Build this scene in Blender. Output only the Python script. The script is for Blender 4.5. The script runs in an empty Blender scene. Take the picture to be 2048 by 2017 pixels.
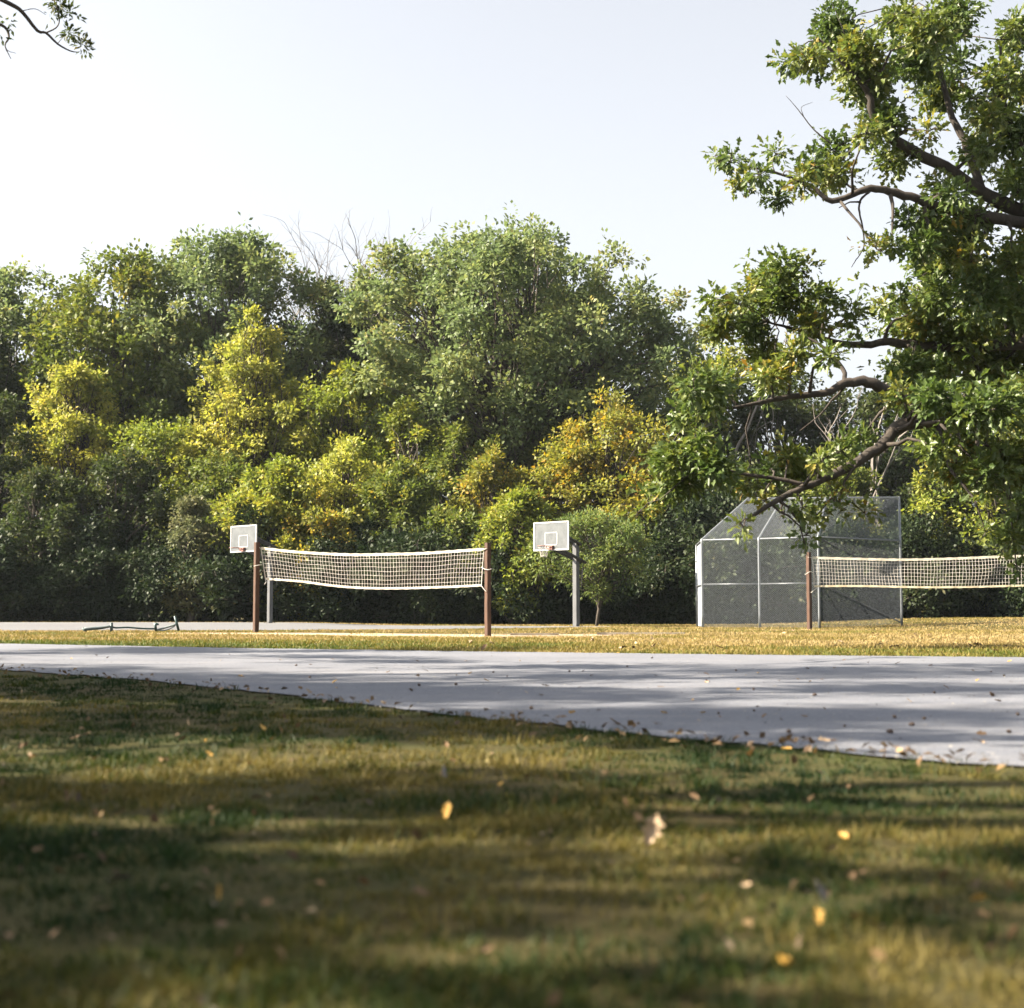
import bpy, math, random
import numpy as np
from mathutils import Vector

# ------------------------------------------------------------------ camera, sky, sun, exposure
SC = bpy.context.scene
COL = SC.collection
EYE = 0.55                       # camera height, metres
FPX = 2925.0                     # focal length in photograph pixels (2048 wide)
TILT = math.atan((1225.0 - 1008.5) / FPX)

cam_d = bpy.data.cameras.new('camera')
cam_d.sensor_width = 36.0
cam_d.lens = 36.0 * FPX / 2048.0
cam_d.clip_start = 0.05
cam_d.clip_end = 2000.0
cam_d.dof.use_dof = True
cam_d.dof.focus_distance = 46.0
cam_d.dof.aperture_fstop = 3.2
cam = bpy.data.objects.new('camera', cam_d)
COL.objects.link(cam)
cam.location = (0, 0, EYE)
cam.rotation_euler = (math.pi / 2 + TILT, 0, 0)
SC.camera = cam

SUN_EL = math.radians(37.0)
SUN_AZ = math.radians(-96.0)     # from +Y (view direction), negative = to the left
SUN_DIR = Vector((math.sin(SUN_AZ) * math.cos(SUN_EL), math.cos(SUN_AZ) * math.cos(SUN_EL), math.sin(SUN_EL)))

world = bpy.data.worlds.new('World')
SC.world = world
world.use_nodes = True
wn = world.node_tree.nodes
sky = wn.new('ShaderNodeTexSky')
sky.sky_type = 'NISHITA'
sky.sun_disc = False
sky.sun_elevation = SUN_EL
sky.sun_rotation = SUN_AZ
sky.air_density = 1.0
sky.dust_density = 4.0
sky.ozone_density = 1.5
bg = wn['Background']
hz = wn.new('ShaderNodeHueSaturation')           # milky autumn haze takes most of the blue out of the whole sky
hz.inputs['Saturation'].default_value = 0.24
world.node_tree.links.new(sky.outputs[0], hz.inputs['Color'])
world.node_tree.links.new(hz.outputs[0], bg.inputs[0])
bg.inputs[1].default_value = 0.059

sun_d = bpy.data.lights.new('sun', 'SUN')
sun_d.energy = 5.0
sun_d.angle = math.radians(0.53)
sun_d.color = (1.0, 0.87, 0.68)
sun = bpy.data.objects.new('sun', sun_d)
COL.objects.link(sun)
sun.rotation_euler = SUN_DIR.to_track_quat('Z', 'Y').to_euler()
sun.location = (-40, 20, 40)

SC.view_settings.view_transform = 'Standard'
SC.view_settings.look = 'None'
SC.view_settings.gamma = 1.0
SC.view_settings.use_curve_mapping = False
SC.view_settings.exposure = 2.4
SC.cycles.volume_bounces = 0
SC.render.engine = 'CYCLES'
SC.cycles.max_bounces = 8
SC.cycles.transparent_max_bounces = 12
SC.cycles.use_denoising = True
SC.cycles.denoiser = 'OPENIMAGEDENOISE'
SC.cycles.denoising_prefilter = 'ACCURATE'

# ------------------------------------------------------------------ helpers
RNG = np.random.default_rng(7)
random.seed(7)
CT, ST = math.cos(TILT), math.sin(TILT)

def P(px, py, Y):
    """point on the photograph's pixel (2048 x 2017) at ground distance Y"""
    dx = (px - 1024.0) / FPX
    dy = (1008.5 - py) / FPX
    d = np.array((dx, CT - dy * ST, ST + dy * CT))
    s = Y / d[1]
    return np.array((d[0] * s, Y, EYE + d[2] * s))

def sstep(a, b, x):
    t = np.clip((np.asarray(x, float) - a) / (b - a), 0, 1)
    return t * t * (3 - 2 * t)

def g(x, y):
    """ground height"""
    x = np.asarray(x, float); y = np.asarray(y, float)
    z = 0.30 * sstep(9, 20, x) * sstep(44, 58, y)
    z = z + 0.10 * sstep(-4, -10, x) * sstep(50, 60, y)
    z = z - 0.09 * np.exp(-((x + 0.6) ** 2 / 20 + (y - 37.0) ** 2 / 16))
    return z

NEAR = np.array([(-80, 34), (-25, 29.5), (-12, 21.5), (-4.9, 14.0), (-2.9, 11.75), (-1.5, 9.7), (-.6, 8.2), (0, 7.35), (.69, 6.4), (1.8, 5.16), (5, 1.6), (12, -6), (80, -60)], float)
FAR = np.array([(-80, 40), (-25, 34.5), (-14, 29.2), (-8.9, 25.5), (-4, 22.2), (0, 20.1), (3, 18.8), (6.2, 17.7), (12, 16), (30, 12), (80, 4)], float)
CNEAR = np.array([(-60, 43.2), (-15, 43.5), (-7, 44.6), (-3, 46.8), (0, 49.8), (2.2, 53.0), (3.6, 55.0)], float)
CFAR = np.array([(-60, 66), (-14, 64.5), (-9, 63.0), (-4, 59.8), (0, 57.6), (2.2, 56.4), (3.6, 55.4)], float)
def near(x): return np.interp(x, NEAR[:, 0], NEAR[:, 1])
def far(x): return np.interp(x, FAR[:, 0], FAR[:, 1])
def cnear(x): return np.interp(x, CNEAR[:, 0], CNEAR[:, 1])
def cfar(x): return np.interp(x, CFAR[:, 0], CFAR[:, 1])

def link(o, parent=None):
    COL.objects.link(o)
    if parent is not None: o.parent = parent
    return o

def tag(o, label=None, cat=None, group=None, kind=None):
    if label: o['label'] = label
    if cat: o['category'] = cat
    if group: o['group'] = group
    if kind: o['kind'] = kind
    return o

def empty(name, loc, label, cat, group=None):
    o = bpy.data.objects.new(name, None)
    o.empty_display_size = 0.3
    o.location = loc
    link(o)
    return tag(o, label, cat, group)

class MB:
    """collects polygons, builds one mesh object"""
    def __init__(s): s.v = []; s.f = []
    def add(s, verts, faces):
        n = len(s.v)
        s.v += [tuple(map(float, p)) for p in verts]
        s.f += [tuple(i + n for i in f) for f in faces]
    def box(s, c, sx, sy, sz, rz=0.0, ax=None, bevel=0.0):
        c = np.array(c, float)
        if ax is None:
            ex = np.array((math.cos(rz), math.sin(rz), 0)); ey = np.array((-math.sin(rz), math.cos(rz), 0)); ez = np.array((0, 0, 1.0))
        else: ex, ey, ez = ax
        vs = [c + ex * sx / 2 * i + ey * sy / 2 * j + ez * sz / 2 * k for k in (-1, 1) for j in (-1, 1) for i in (-1, 1)]
        s.add(vs, [(0, 2, 3, 1), (4, 5, 7, 6), (0, 1, 5, 4), (2, 6, 7, 3), (0, 4, 6, 2), (1, 3, 7, 5)])
    def tube(s, pts, radii, n=6, caps=True):
        pts = np.array(pts, float); m = len(pts)
        radii = np.full(m, radii, float) if np.isscalar(radii) else np.array(radii, float)
        t = np.gradient(pts, axis=0)
        t /= np.linalg.norm(t, axis=1, keepdims=True) + 1e-12
        ref = np.array((0, 0, 1.0)) if abs(t[0][2]) < .9 else np.array((1.0, 0, 0))
        u = np.cross(ref, t[0]); u /= np.linalg.norm(u)
        b = len(s.v)
        ang = np.arange(n) * 2 * math.pi / n
        for i in range(m):
            u = u - t[i] * u.dot(t[i]); u /= np.linalg.norm(u) + 1e-12
            w = np.cross(t[i], u)
            ring = pts[i] + radii[i] * (np.cos(ang)[:, None] * u + np.sin(ang)[:, None] * w)
            s.v += [tuple(p) for p in ring]
        for i in range(m - 1):
            for k in range(n):
                k2 = (k + 1) % n
                s.f.append((b + i * n + k, b + i * n + k2, b + (i + 1) * n + k2, b + (i + 1) * n + k))
        if caps:
            s.f.append(tuple(b + k for k in reversed(range(n))))
            s.f.append(tuple(b + (m - 1) * n + k for k in range(n)))
    def build(s, name, mat, parent=None, smooth=False, origin=None):
        me = bpy.data.meshes.new(name)
        v = np.array(s.v, float)
        if origin is not None: v = v - np.array(origin, float)
        me.from_pydata(v.tolist(), [], s.f)
        if smooth: me.polygons.foreach_set('use_smooth', [True] * len(me.polygons))
        me.materials.append(mat)
        me.update()
        return link(bpy.data.objects.new(name, me), parent)

def mesh_np(name, verts, loops, sizes, mat, attrs=None):
    me = bpy.data.meshes.new(name)
    nv, nl, nf = len(verts), len(loops), len(sizes)
    me.vertices.add(nv); me.loops.add(nl); me.polygons.add(nf)
    me.vertices.foreach_set('co', np.ascontiguousarray(verts, dtype=np.float32).ravel())
    me.loops.foreach_set('vertex_index', np.ascontiguousarray(loops, dtype=np.int32))
    st = np.zeros(nf, np.int32); st[1:] = np.cumsum(sizes)[:-1]
    me.polygons.foreach_set('loop_start', st)
    for k, a in (attrs or {}).items():
        at = me.attributes.new(k, 'FLOAT', 'FACE')
        at.data.foreach_set('value', np.ascontiguousarray(a, dtype=np.float32))
    if mat is not None: me.materials.append(mat)
    me.update(calc_edges=True)
    return me

# ------------------------------------------------------------------ materials
def new_mat(name):
    m = bpy.data.materials.new(name); m.use_nodes = True
    nt = m.node_tree
    return m, nt, nt.nodes, nt.links, nt.nodes['Principled BSDF']

def ramp(nt, stops, fac):
    r = nt.nodes.new('ShaderNodeValToRGB')
    e = r.color_ramp.elements
    while len(e) < len(stops): e.new(0.5)
    for k, (p, c) in enumerate(stops):
        e[k].position = p; e[k].color = (*c, 1)
    nt.links.new(fac, r.inputs[0])
    return r.outputs[0]

def noise(nt, scale, detail=4, rough=0.55, vec=None, out=0):
    n = nt.nodes.new('ShaderNodeTexNoise')
    n.inputs['Scale'].default_value = scale
    n.inputs['Detail'].default_value = detail
    n.inputs['Roughness'].default_value = rough
    if vec is not None: nt.links.new(vec, n.inputs['Vector'])
    return n.outputs[out]

def coord(nt, which='Object'):
    return nt.nodes.new('ShaderNodeTexCoord').outputs[which]

def mapping(nt, vec, scale):
    m = nt.nodes.new('ShaderNodeMapping')
    m.inputs['Scale'].default_value = scale
    nt.links.new(vec, m.inputs[0])
    return m.outputs[0]

def mixc(nt, fac, a, b):
    m = nt.nodes.new('ShaderNodeMix'); m.data_type = 'RGBA'
    for s, v in ((m.inputs[0], fac), (m.inputs[6], a), (m.inputs[7], b)):
        if isinstance(v, (int, float)): s.default_value = v
        elif isinstance(v, tuple): s.default_value = (*v, 1)
        else: nt.links.new(v, s)
    return m.outputs[2]

def bump(nt, height, strength, dist, bsdf):
    b = nt.nodes.new('ShaderNodeBump')
    b.inputs['Strength'].default_value = strength
    b.inputs['Distance'].default_value = dist
    nt.links.new(height, b.inputs['Height'])
    nt.links.new(b.outputs[0], bsdf.inputs['Normal'])

def solid(name, c0, c1, scale=8.0, rough=0.6, metal=0.0, stretch=(1, 1, 1), bumpd=0.0):
    m, nt, nd, lk, b = new_mat(name)
    v = mapping(nt, coord(nt), stretch)
    n = noise(nt, scale, 6, .6, v)
    lk.new(ramp(nt, [(.3, c0), (.7, c1)], n), b.inputs['Base Color'])
    b.inputs['Roughness'].default_value = rough
    b.inputs['Metallic'].default_value = metal
    if bumpd: bump(nt, n, .6, bumpd, b)
    return m

def leaf_mat(name, stops, trans=0.38, rough=0.55, spec=0.28, tgain=1.35):
    """thin leaf: glossy front, light coming through; the 'hue' face value picks the leaf's own colour"""
    m, nt, nd, lk, b = new_mat(name)
    a = nd.new('ShaderNodeAttribute'); a.attribute_name = 'hue'
    c = ramp(nt, stops, a.outputs['Fac'])
    lk.new(c, b.inputs['Base Color'])
    b.inputs['Roughness'].default_value = rough
    b.inputs['Specular IOR Level'].default_value = spec
    t = nd.new('ShaderNodeBsdfTranslucent')
    hs = nd.new('ShaderNodeHueSaturation')
    hs.inputs['Hue'].default_value = 0.497
    hs.inputs['Saturation'].default_value = 1.1
    hs.inputs['Value'].default_value = tgain
    lk.new(c, hs.inputs['Color'])
    lk.new(hs.outputs[0], t.inputs[0])
    mx = nd.new('ShaderNodeMixShader'); mx.inputs[0].default_value = trans
    lk.new(b.outputs[0], mx.inputs[1]); lk.new(t.outputs[0], mx.inputs[2])
    lk.new(mx.outputs[0], nd['Material Output'].inputs[0])
    return m

M = {}
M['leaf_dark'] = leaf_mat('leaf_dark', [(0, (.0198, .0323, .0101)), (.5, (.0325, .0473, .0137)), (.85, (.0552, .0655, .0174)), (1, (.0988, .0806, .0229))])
M['leaf_hedge_shaded'] = leaf_mat('leaf_hedge_shaded', [(0, (.0112, .0208, .0088)), (.5, (.0192, .0320, .0120)), (.85, (.0336, .0448, .0160)), (1, (.0640, .0560, .0200))], trans=.22, spec=.18)  # leaf colour darkened to carry the shade at the foot of the trees
M['leaf_green'] = leaf_mat('leaf_green', [(0, (.0547, .0821, .0193)), (.5, (.0963, .1256, .0267)), (.85, (.1639, .1691, .0334)), (1, (.2624, .2029, .0446))])
M['leaf_bluegreen'] = leaf_mat('leaf_bluegreen', [(0, (.0716, .1061, .0450)), (.5, (.1150, .1534, .0600)), (.85, (.1854, .2029, .0708)), (1, (.2685, .2241, .0751))])
M['leaf_bright'] = leaf_mat('leaf_bright', [(0, (.0840, .1245, .0238)), (.5, (.1512, .1848, .0330)), (.85, (.2406, .2367, .0440)), (1, (.3470, .2699, .0458))], trans=.42)
M['leaf_yellow'] = leaf_mat('leaf_yellow', [(0, (.1170, .1576, .0316)), (.45, (.2156, .2333, .0473)), (.8, (.3080, .2963, .0653)), (1, (.3573, .2900, .0632))], trans=.44)
M['leaf_autumn'] = leaf_mat('leaf_autumn', [(0, (.0845, .1108, .0247)), (.5, (.1661, .1748, .0349)), (.8, (.2956, .2340, .0462)), (1, (.4362, .2340, .0411))], trans=.44)
M['leaf_sapling'] = leaf_mat('leaf_sapling', [(0, (.055, .092, .028)), (.5, (.100, .140, .040)), (1, (.19, .20, .055))], trans=.42)
M['leaf_olive'] = leaf_mat('leaf_olive', [(0, (.0600, .0760, .0360)), (.5, (.0960, .1080, .0496)), (1, (.1600, .1440, .0640))])
M['leaf_oak'] = leaf_mat('leaf_oak', [(0, (.0376, .0677, .0197)), (.45, (.0677, .1016, .0251)), (.8, (.1223, .1411, .0305)), (.93, (.2070, .1787, .0358)), (1, (.2634, .1599, .0314))], trans=.36, rough=.42, spec=.42)
M['bark'] = solid('bark', (.030, .024, .019), (.075, .060, .047), 9, .9, 0, (1, 1, .25), .02)
M['oak_bark'] = solid('oak_bark', (.0154, .0119, .0098), (.0490, .0385, .0301), 10, .9, 0, (1, 1, .4), .03)
M['dead_wood'] = solid('dead_wood', (.0850, .0750, .0650), (.1700, .1550, .1400), 9, .85, 0, (1, 1, .3), .01)
M['post_wood'] = solid('post_wood', (.0299, .0126, .0063), (.0667, .0299, .0147), 12, .8, 0, (2.5, 2.5, .22), .006)
M['steel'] = solid('galvanised_steel', (.1441, .1588, .1741), (.2002, .2172, .2351), 14, .45, .55)
M['wire'] = solid('galvanised_wire', (.1314, .1484, .1665), (.1629, .1827, .2035), 14, .5, .25)
M['pole_grey'] = solid('painted_pole', (.0562, .0590, .0646), (.0899, .0927, .0983), 5, .55, .15, (1, 1, .4))
M['arm_dark'] = solid('dark_steel_arm', (.0176, .0186, .0211), (.0353, .0353, .0378), 12, .55, .3)
M['white_cord'] = solid('white_cord', (.3707, .3482, .3145), (.4493, .4324, .4044), 14, .8)
M['band'] = solid('canvas_band', (.3931, .3538, .2808), (.4605, .4324, .3707), 10, .8)
M['band_yellow'] = solid('canvas_band_weathered', (.4044, .3370, .2134), (.4605, .4212, .3257), 7, .8)
M['white_frame'] = solid('white_frame', (.2780, .2822, .2864), (.3285, .3327, .3370), 10, .5)
M['rim'] = solid('faded_rim', (.1415, .0539, .0404), (.1853, .0909, .0707), 20, .6)
M['concrete'] = solid('concrete', (.1685, .1629, .1516), (.2359, .2303, .2134), 7, .9, 0, (1, 1, 1), .004)
M['rack_green'] = solid('dark_green_paint', (.0130, .0324, .0324), (.0252, .0540, .0518), 12, .4, .2)
M['rack_pale'] = solid('worn_metal_bar', (.1123, .1460, .1516), (.2359, .2640, .2640), 6, .35, .4)
M['plank'] = solid('weathered_plank', (.1797, .1516, .1179), (.2808, .2471, .2022), 8, .85, 0, (.3, 1, 1), .004)
M['dry_leaf'] = solid('dry_leaf', (.075, .043, .020), (.15, .088, .040), 30, .8)
M['pale_leaf'] = solid('pale_leaf', (.27, .19, .115), (.38, .28, .18), 30, .75)
M['yellow_leaf'] = solid('yellow_leaf', (.3276, .1794, .0312), (.4524, .2808, .0546), 30, .65)
M['grey_leaf'] = solid('grey_leaf_underside', (.12, .11, .095), (.19, .17, .15), 30, .65)
M['dark_bit'] = solid('dark_nut', (.035, .022, .016), (.075, .045, .03), 40, .6)

# milky scuffed acrylic pane
m, nt, nd, lk, b = new_mat('milky_acrylic')
n1 = noise(nt, 3.0, 6, .65, coord(nt))
lk.new(ramp(nt, [(.3, (.085, .093, .10)), (.7, (.12, .128, .134))], n1), b.inputs['Base Color'])
b.inputs['Roughness'].default_value = .35
tr = nd.new('ShaderNodeBsdfTransparent'); tr.inputs[0].default_value = (.85, .9, .9, 1)
mx = nd.new('ShaderNodeMixShader')
lk.new(ramp(nt, [(.3, (.74, .74, .74)), (.75, (.84, .84, .84))], n1), mx.inputs[0])
lk.new(tr.outputs[0], mx.inputs[1]); lk.new(b.outputs[0], mx.inputs[2])
lk.new(mx.outputs[0], nd['Material Output'].inputs[0])
M['pane'] = m

# lawn soil and short turf
m, nt, nd, lk, b = new_mat('lawn')
oc = coord(nt)
nA = noise(nt, .35, 5, .6, oc); nB = noise(nt, 2.6, 6, .65, oc); nC = noise(nt, 30, 5, .7, oc)
straw = ramp(nt, [(.25, (.0309, .0245, .0081)), (.5, (.0511, .0382, .0134)), (.75, (.0711, .0536, .0214))], nC)
green = ramp(nt, [(.3, (.0204, .0300, .0084)), (.7, (.0510, .0588, .0156))], nC)
sep = nd.new('ShaderNodeSeparateXYZ'); lk.new(oc, sep.inputs[0])
mid = mixc(nt, ramp(nt, [(.38, (0, 0, 0)), (.62, (1, 1, 1))], nA), green, straw)
mid2 = mixc(nt, ramp(nt, [(.35, (0, 0, 0)), (.68, (.8, .8, .8))], nB), mid, straw)
# bare sandy strip worn beside the first net
def math_node(op, a, bb=None):
    q = nd.new('ShaderNodeMath'); q.operation = op
    for i, v in enumerate((a, bb)):
        if v is None: continue
        if isinstance(v, (int, float)): q.inputs[i].default_value = v
        else: lk.new(v, q.inputs[i])
    return q.outputs[0]
ex = math_node('DIVIDE', math_node('ADD', sep.outputs[0], 3.2), 8.2)
ey = math_node('DIVIDE', math_node('SUBTRACT', sep.outputs[1], 38.6), 2.0)
rr = math_node('ADD', math_node('MULTIPLY', ex, ex), math_node('MULTIPLY', ey, ey))
rr = math_node('ADD', rr, math_node('MULTIPLY', math_node('SUBTRACT', nB, .5), 2.2))
sandf = ramp(nt, [(.55, (1, 1, 1)), (1.0, (0, 0, 0))], rr)
sandc = ramp(nt, [(.3, (.27, .20, .135)), (.7, (.40, .31, .22))], nB)
lk.new(mixc(nt, sandf, mid2, sandc), b.inputs['Base Color'])
b.inputs['Roughness'].default_value = .95
b.inputs['Specular IOR Level'].default_value = .15
bump(nt, nC, .8, .03, b)
M['lawn'] = m

def asphalt(name, c0, c1, dust):
    m, nt, nd, lk, b = new_mat(name)
    oc = coord(nt)
    big = noise(nt, .5, 5, .6, oc); fine = noise(nt, 90, 4, .7, oc)
    rot = nt.nodes.new('ShaderNodeMapping'); rot.inputs['Rotation'].default_value = (0, 0, math.radians(44)); rot.inputs['Scale'].default_value = (.22, 2.4, 1); nt.links.new(oc, rot.inputs[0])
    sw = noise(nt, 1.2, 6, .65, rot.outputs[0])
    c = mixc(nt, ramp(nt, [(.3, (0, 0, 0)), (.7, (1, 1, 1))], fine), c0, c1)
    c = mixc(nt, ramp(nt, [(.48, (0, 0, 0)), (.75, (.55, .55, .55))], sw), c, dust)
    c = mixc(nt, ramp(nt, [(.35, (.45, .45, .45)), (.6, (0, 0, 0))], big), c, c0)
    grit = noise(nt, 55, 3, .6, oc)
    c = mixc(nt, ramp(nt, [(.60, (0, 0, 0)), (.68, (.7, .7, .7))], grit), c, (.045, .045, .05))
    c = mixc(nt, ramp(nt, [(.62, (0, 0, 0)), (.70, (.6, .6, .6))], noise(nt, 38, 3, .6, oc)), c, (.34, .33, .32))
    lk.new(c, b.inputs['Base Color'])
    b.inputs['Roughness'].default_value = .85
    b.inputs['Specular IOR Level'].default_value = .3
    bump(nt, fine, .8, .008, b)
    return m
M['road'] = asphalt('worn_asphalt', (.0777, .0857, .1074), (.1626, .1731, .2043), (.2062, .1982, .2034))
M['court'] = asphalt('court_asphalt', (.0831, .0867, .0954), (.1336, .1373, .1481), (.1734, .1625, .1517))

def grass_mat(name, stops):
    m = leaf_mat(name, stops, trans=.3, rough=.6, spec=.2, tgain=1.1)
    return m
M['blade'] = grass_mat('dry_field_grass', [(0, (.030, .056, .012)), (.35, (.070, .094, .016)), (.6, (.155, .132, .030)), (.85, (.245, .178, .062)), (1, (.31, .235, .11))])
M['blade_shaded'] = grass_mat('shaded_lawn_grass', [(0, (.0076, .0218, .0047)), (.35, (.0204, .0379, .0067)), (.6, (.0541, .0583, .0114)), (.85, (.1050, .0838, .0181)), (1, (.1464, .1203, .0402))])  # greener turf, also darkened to stand in for missing tree shade

# ------------------------------------------------------------------ ground, road, court
def grid_sheet(name, xs, ys, zf, mat):
    X, Y = np.meshgrid(xs, ys)
    Z = zf(X, Y)
    v = np.stack([X, Y, Z], -1).reshape(-1, 3)
    nx, ny = len(xs), len(ys)
    i = (np.arange(ny - 1)[:, None] * nx + np.arange(nx - 1)[None, :]).ravel()
    q = np.stack([i, i + 1, i + nx + 1, i + nx], 1)
    me = mesh_np(name, v, q.ravel(), np.full(len(q), 4), mat)
    return link(bpy.data.objects.new(name, me))

xs = np.concatenate([np.linspace(-700, -60, 20), np.arange(-50, 50.1, 1.0), np.linspace(60, 700, 20)])
ys = np.concatenate([np.linspace(-300, -30, 8), np.arange(-20, 80.1, 1.0), np.linspace(90, 900, 24)])
tag(grid_sheet('ground', xs, ys, lambda X, Y: g(X, Y), M['lawn']), kind='structure')

def strip(name, x, lo, hi, n, dz, mat, edge=0.0, seed=1):
    r = np.random.default_rng(seed)
    ylo = lo(x) + r.normal(0, edge, len(x)); yhi = hi(x) + r.normal(0, edge, len(x))
    t = np.linspace(0, 1, n)[:, None]
    Y = ylo * (1 - t) + yhi * t
    X = np.broadcast_to(x, Y.shape)
    v = np.stack([X, Y, g(X, Y) + dz], -1).reshape(-1, 3)
    nx = len(x)
    i = (np.arange(n - 1)[:, None] * nx + np.arange(nx - 1)[None, :]).ravel()
    q = np.stack([i, i + 1, i + nx + 1, i + nx], 1)
    me = mesh_np(name, v, q.ravel(), np.full(len(q), 4), mat)
    return tag(link(bpy.data.objects.new(name, me)), kind='structure')
strip('road', np.concatenate([np.linspace(-80, -14, 40), np.arange(-13.9, 9, .10), np.linspace(9.2, 60, 40)]), near, far, 24, .010, M['road'], .055, 3)
strip('court_pavement', np.concatenate([np.linspace(-60, -16, 30), np.arange(-15.8, 3.6, .2)]), cnear, cfar, 40, .012, M['court'], .05, 4)

# ------------------------------------------------------------------ foliage builders
def unit(a):
    return a / (np.linalg.norm(a, axis=-1, keepdims=True) + 1e-9)

def rand_dirs(r, n):
    return unit(r.normal(size=(n, 3)))

def leaf_points(r, blobs, n, per=8, spread=.14, shell=.45, upb=.45):
    """leaf positions and directions: leaves sit in twig clusters, clusters in the outer part of each bough"""
    blobs = np.array(blobs, float)                      # cx cy cz r
    w = blobs[:, 3] ** 2.2; w /= w.sum()
    nc = max(1, n // per)
    bi = r.choice(len(blobs), nc, p=w)
    d = rand_dirs(r, nc); d[:, 2] += upb; d = unit(d)
    rad = blobs[bi, 3] * (shell + (1 - shell) * r.random(nc) ** .7) * np.abs(1 + .38 * r.normal(size=nc))
    sc3 = np.array((1, 1, .82)) * np.exp(r.normal(size=(len(blobs), 3)) * .24)
    c = blobs[bi, :3] + d * rad[:, None] * sc3[bi]
    ci = np.repeat(np.arange(nc), per)
    off = r.normal(size=(len(ci), 3))
    pos = c[ci] + off * spread * .6
    out = d[ci]
    ax = unit(off * .9 + out * .7 + np.array((0, 0, -.15)))
    nm = unit(out * .45 + np.array((0, 0, .75)) + r.normal(size=(len(ci), 3)) * .55)
    nm = unit(nm - ax * (nm * ax).sum(1, keepdims=True))
    bh = r.random(len(blobs)); ch = r.random(nc)
    hue = np.clip(.42 * bh[bi][ci] + .33 * ch[ci] + .30 * r.random(len(ci)), 0, 1)
    return pos, ax, nm, hue

def quad_leaves(name, pos, ax, nm, hue, L, W, r, mat):
    n = len(pos)
    l = (L * (.7 + .6 * r.random(n)))[:, None]; w = (W * (.7 + .6 * r.random(n)))[:, None]
    sd = np.cross(nm, ax)
    v = np.empty((n, 4, 3))
    v[:, 0] = pos; v[:, 1] = pos + ax * l * .5 + sd * w * .5 + nm * l * .10
    v[:, 2] = pos + ax * l - nm * l * .06; v[:, 3] = pos + ax * l * .45 - sd * w * .5 + nm * l * .10
    return mesh_np(name, v.reshape(-1, 3), np.arange(4 * n), np.full(n, 4), mat, {'hue': hue})

LOBE = [(0, 0), (.26, .20), (.38, .10), (.58, .34), (.74, .15), (1, 0)]
def lobed_leaves(name, pos, ax, nm, hue, L, r, mat):
    n = len(pos)
    l = (L * (.65 + .7 * r.random(n)))[:, None]
    sd = np.cross(nm, ax)
    k = len(LOBE)
    v = np.empty((n, 2 * k - 2, 3))
    fold = .25 + .3 * r.random(n)[:, None]
    for i, (t, s) in enumerate(LOBE):
        v[:, i] = pos + ax * l * t + sd * l * s + nm * l * (fold * s * .8 - .12 * t * t)
    for j, (t, s) in enumerate(LOBE[1:-1]):
        v[:, k + j] = pos + ax * l * t - sd * l * s + nm * l * (fold * s * .8 - .12 * t * t)
    base = (np.arange(n) * (2 * k - 2))[:, None]
    f1 = np.arange(k)[None, :]
    f2 = np.array([k - 1] + [k + j for j in reversed(range(k - 2))] + [0])[None, :]
    loops = np.stack([base + f1, base + f2], 1).ravel()
    return mesh_np(name, v.reshape(-1, 3), loops, np.full(2 * n, k), mat, {'hue': np.repeat(hue, 2)})

def curve_pts(a, b, r, sag=.12, n=5):
    a = np.array(a, float); b = np.array(b, float)
    t = np.linspace(0, 1, n)[:, None]
    L = np.linalg.norm(b - a)
    p = a * (1 - t) + b * t
    k = r.normal(size=3) * L * sag * .5; k[2] += L * sag * .6
    p += np.sin(t * math.pi) * k
    p[1:-1] += r.normal(size=(n - 2, 3)) * L * .03
    return p

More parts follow.
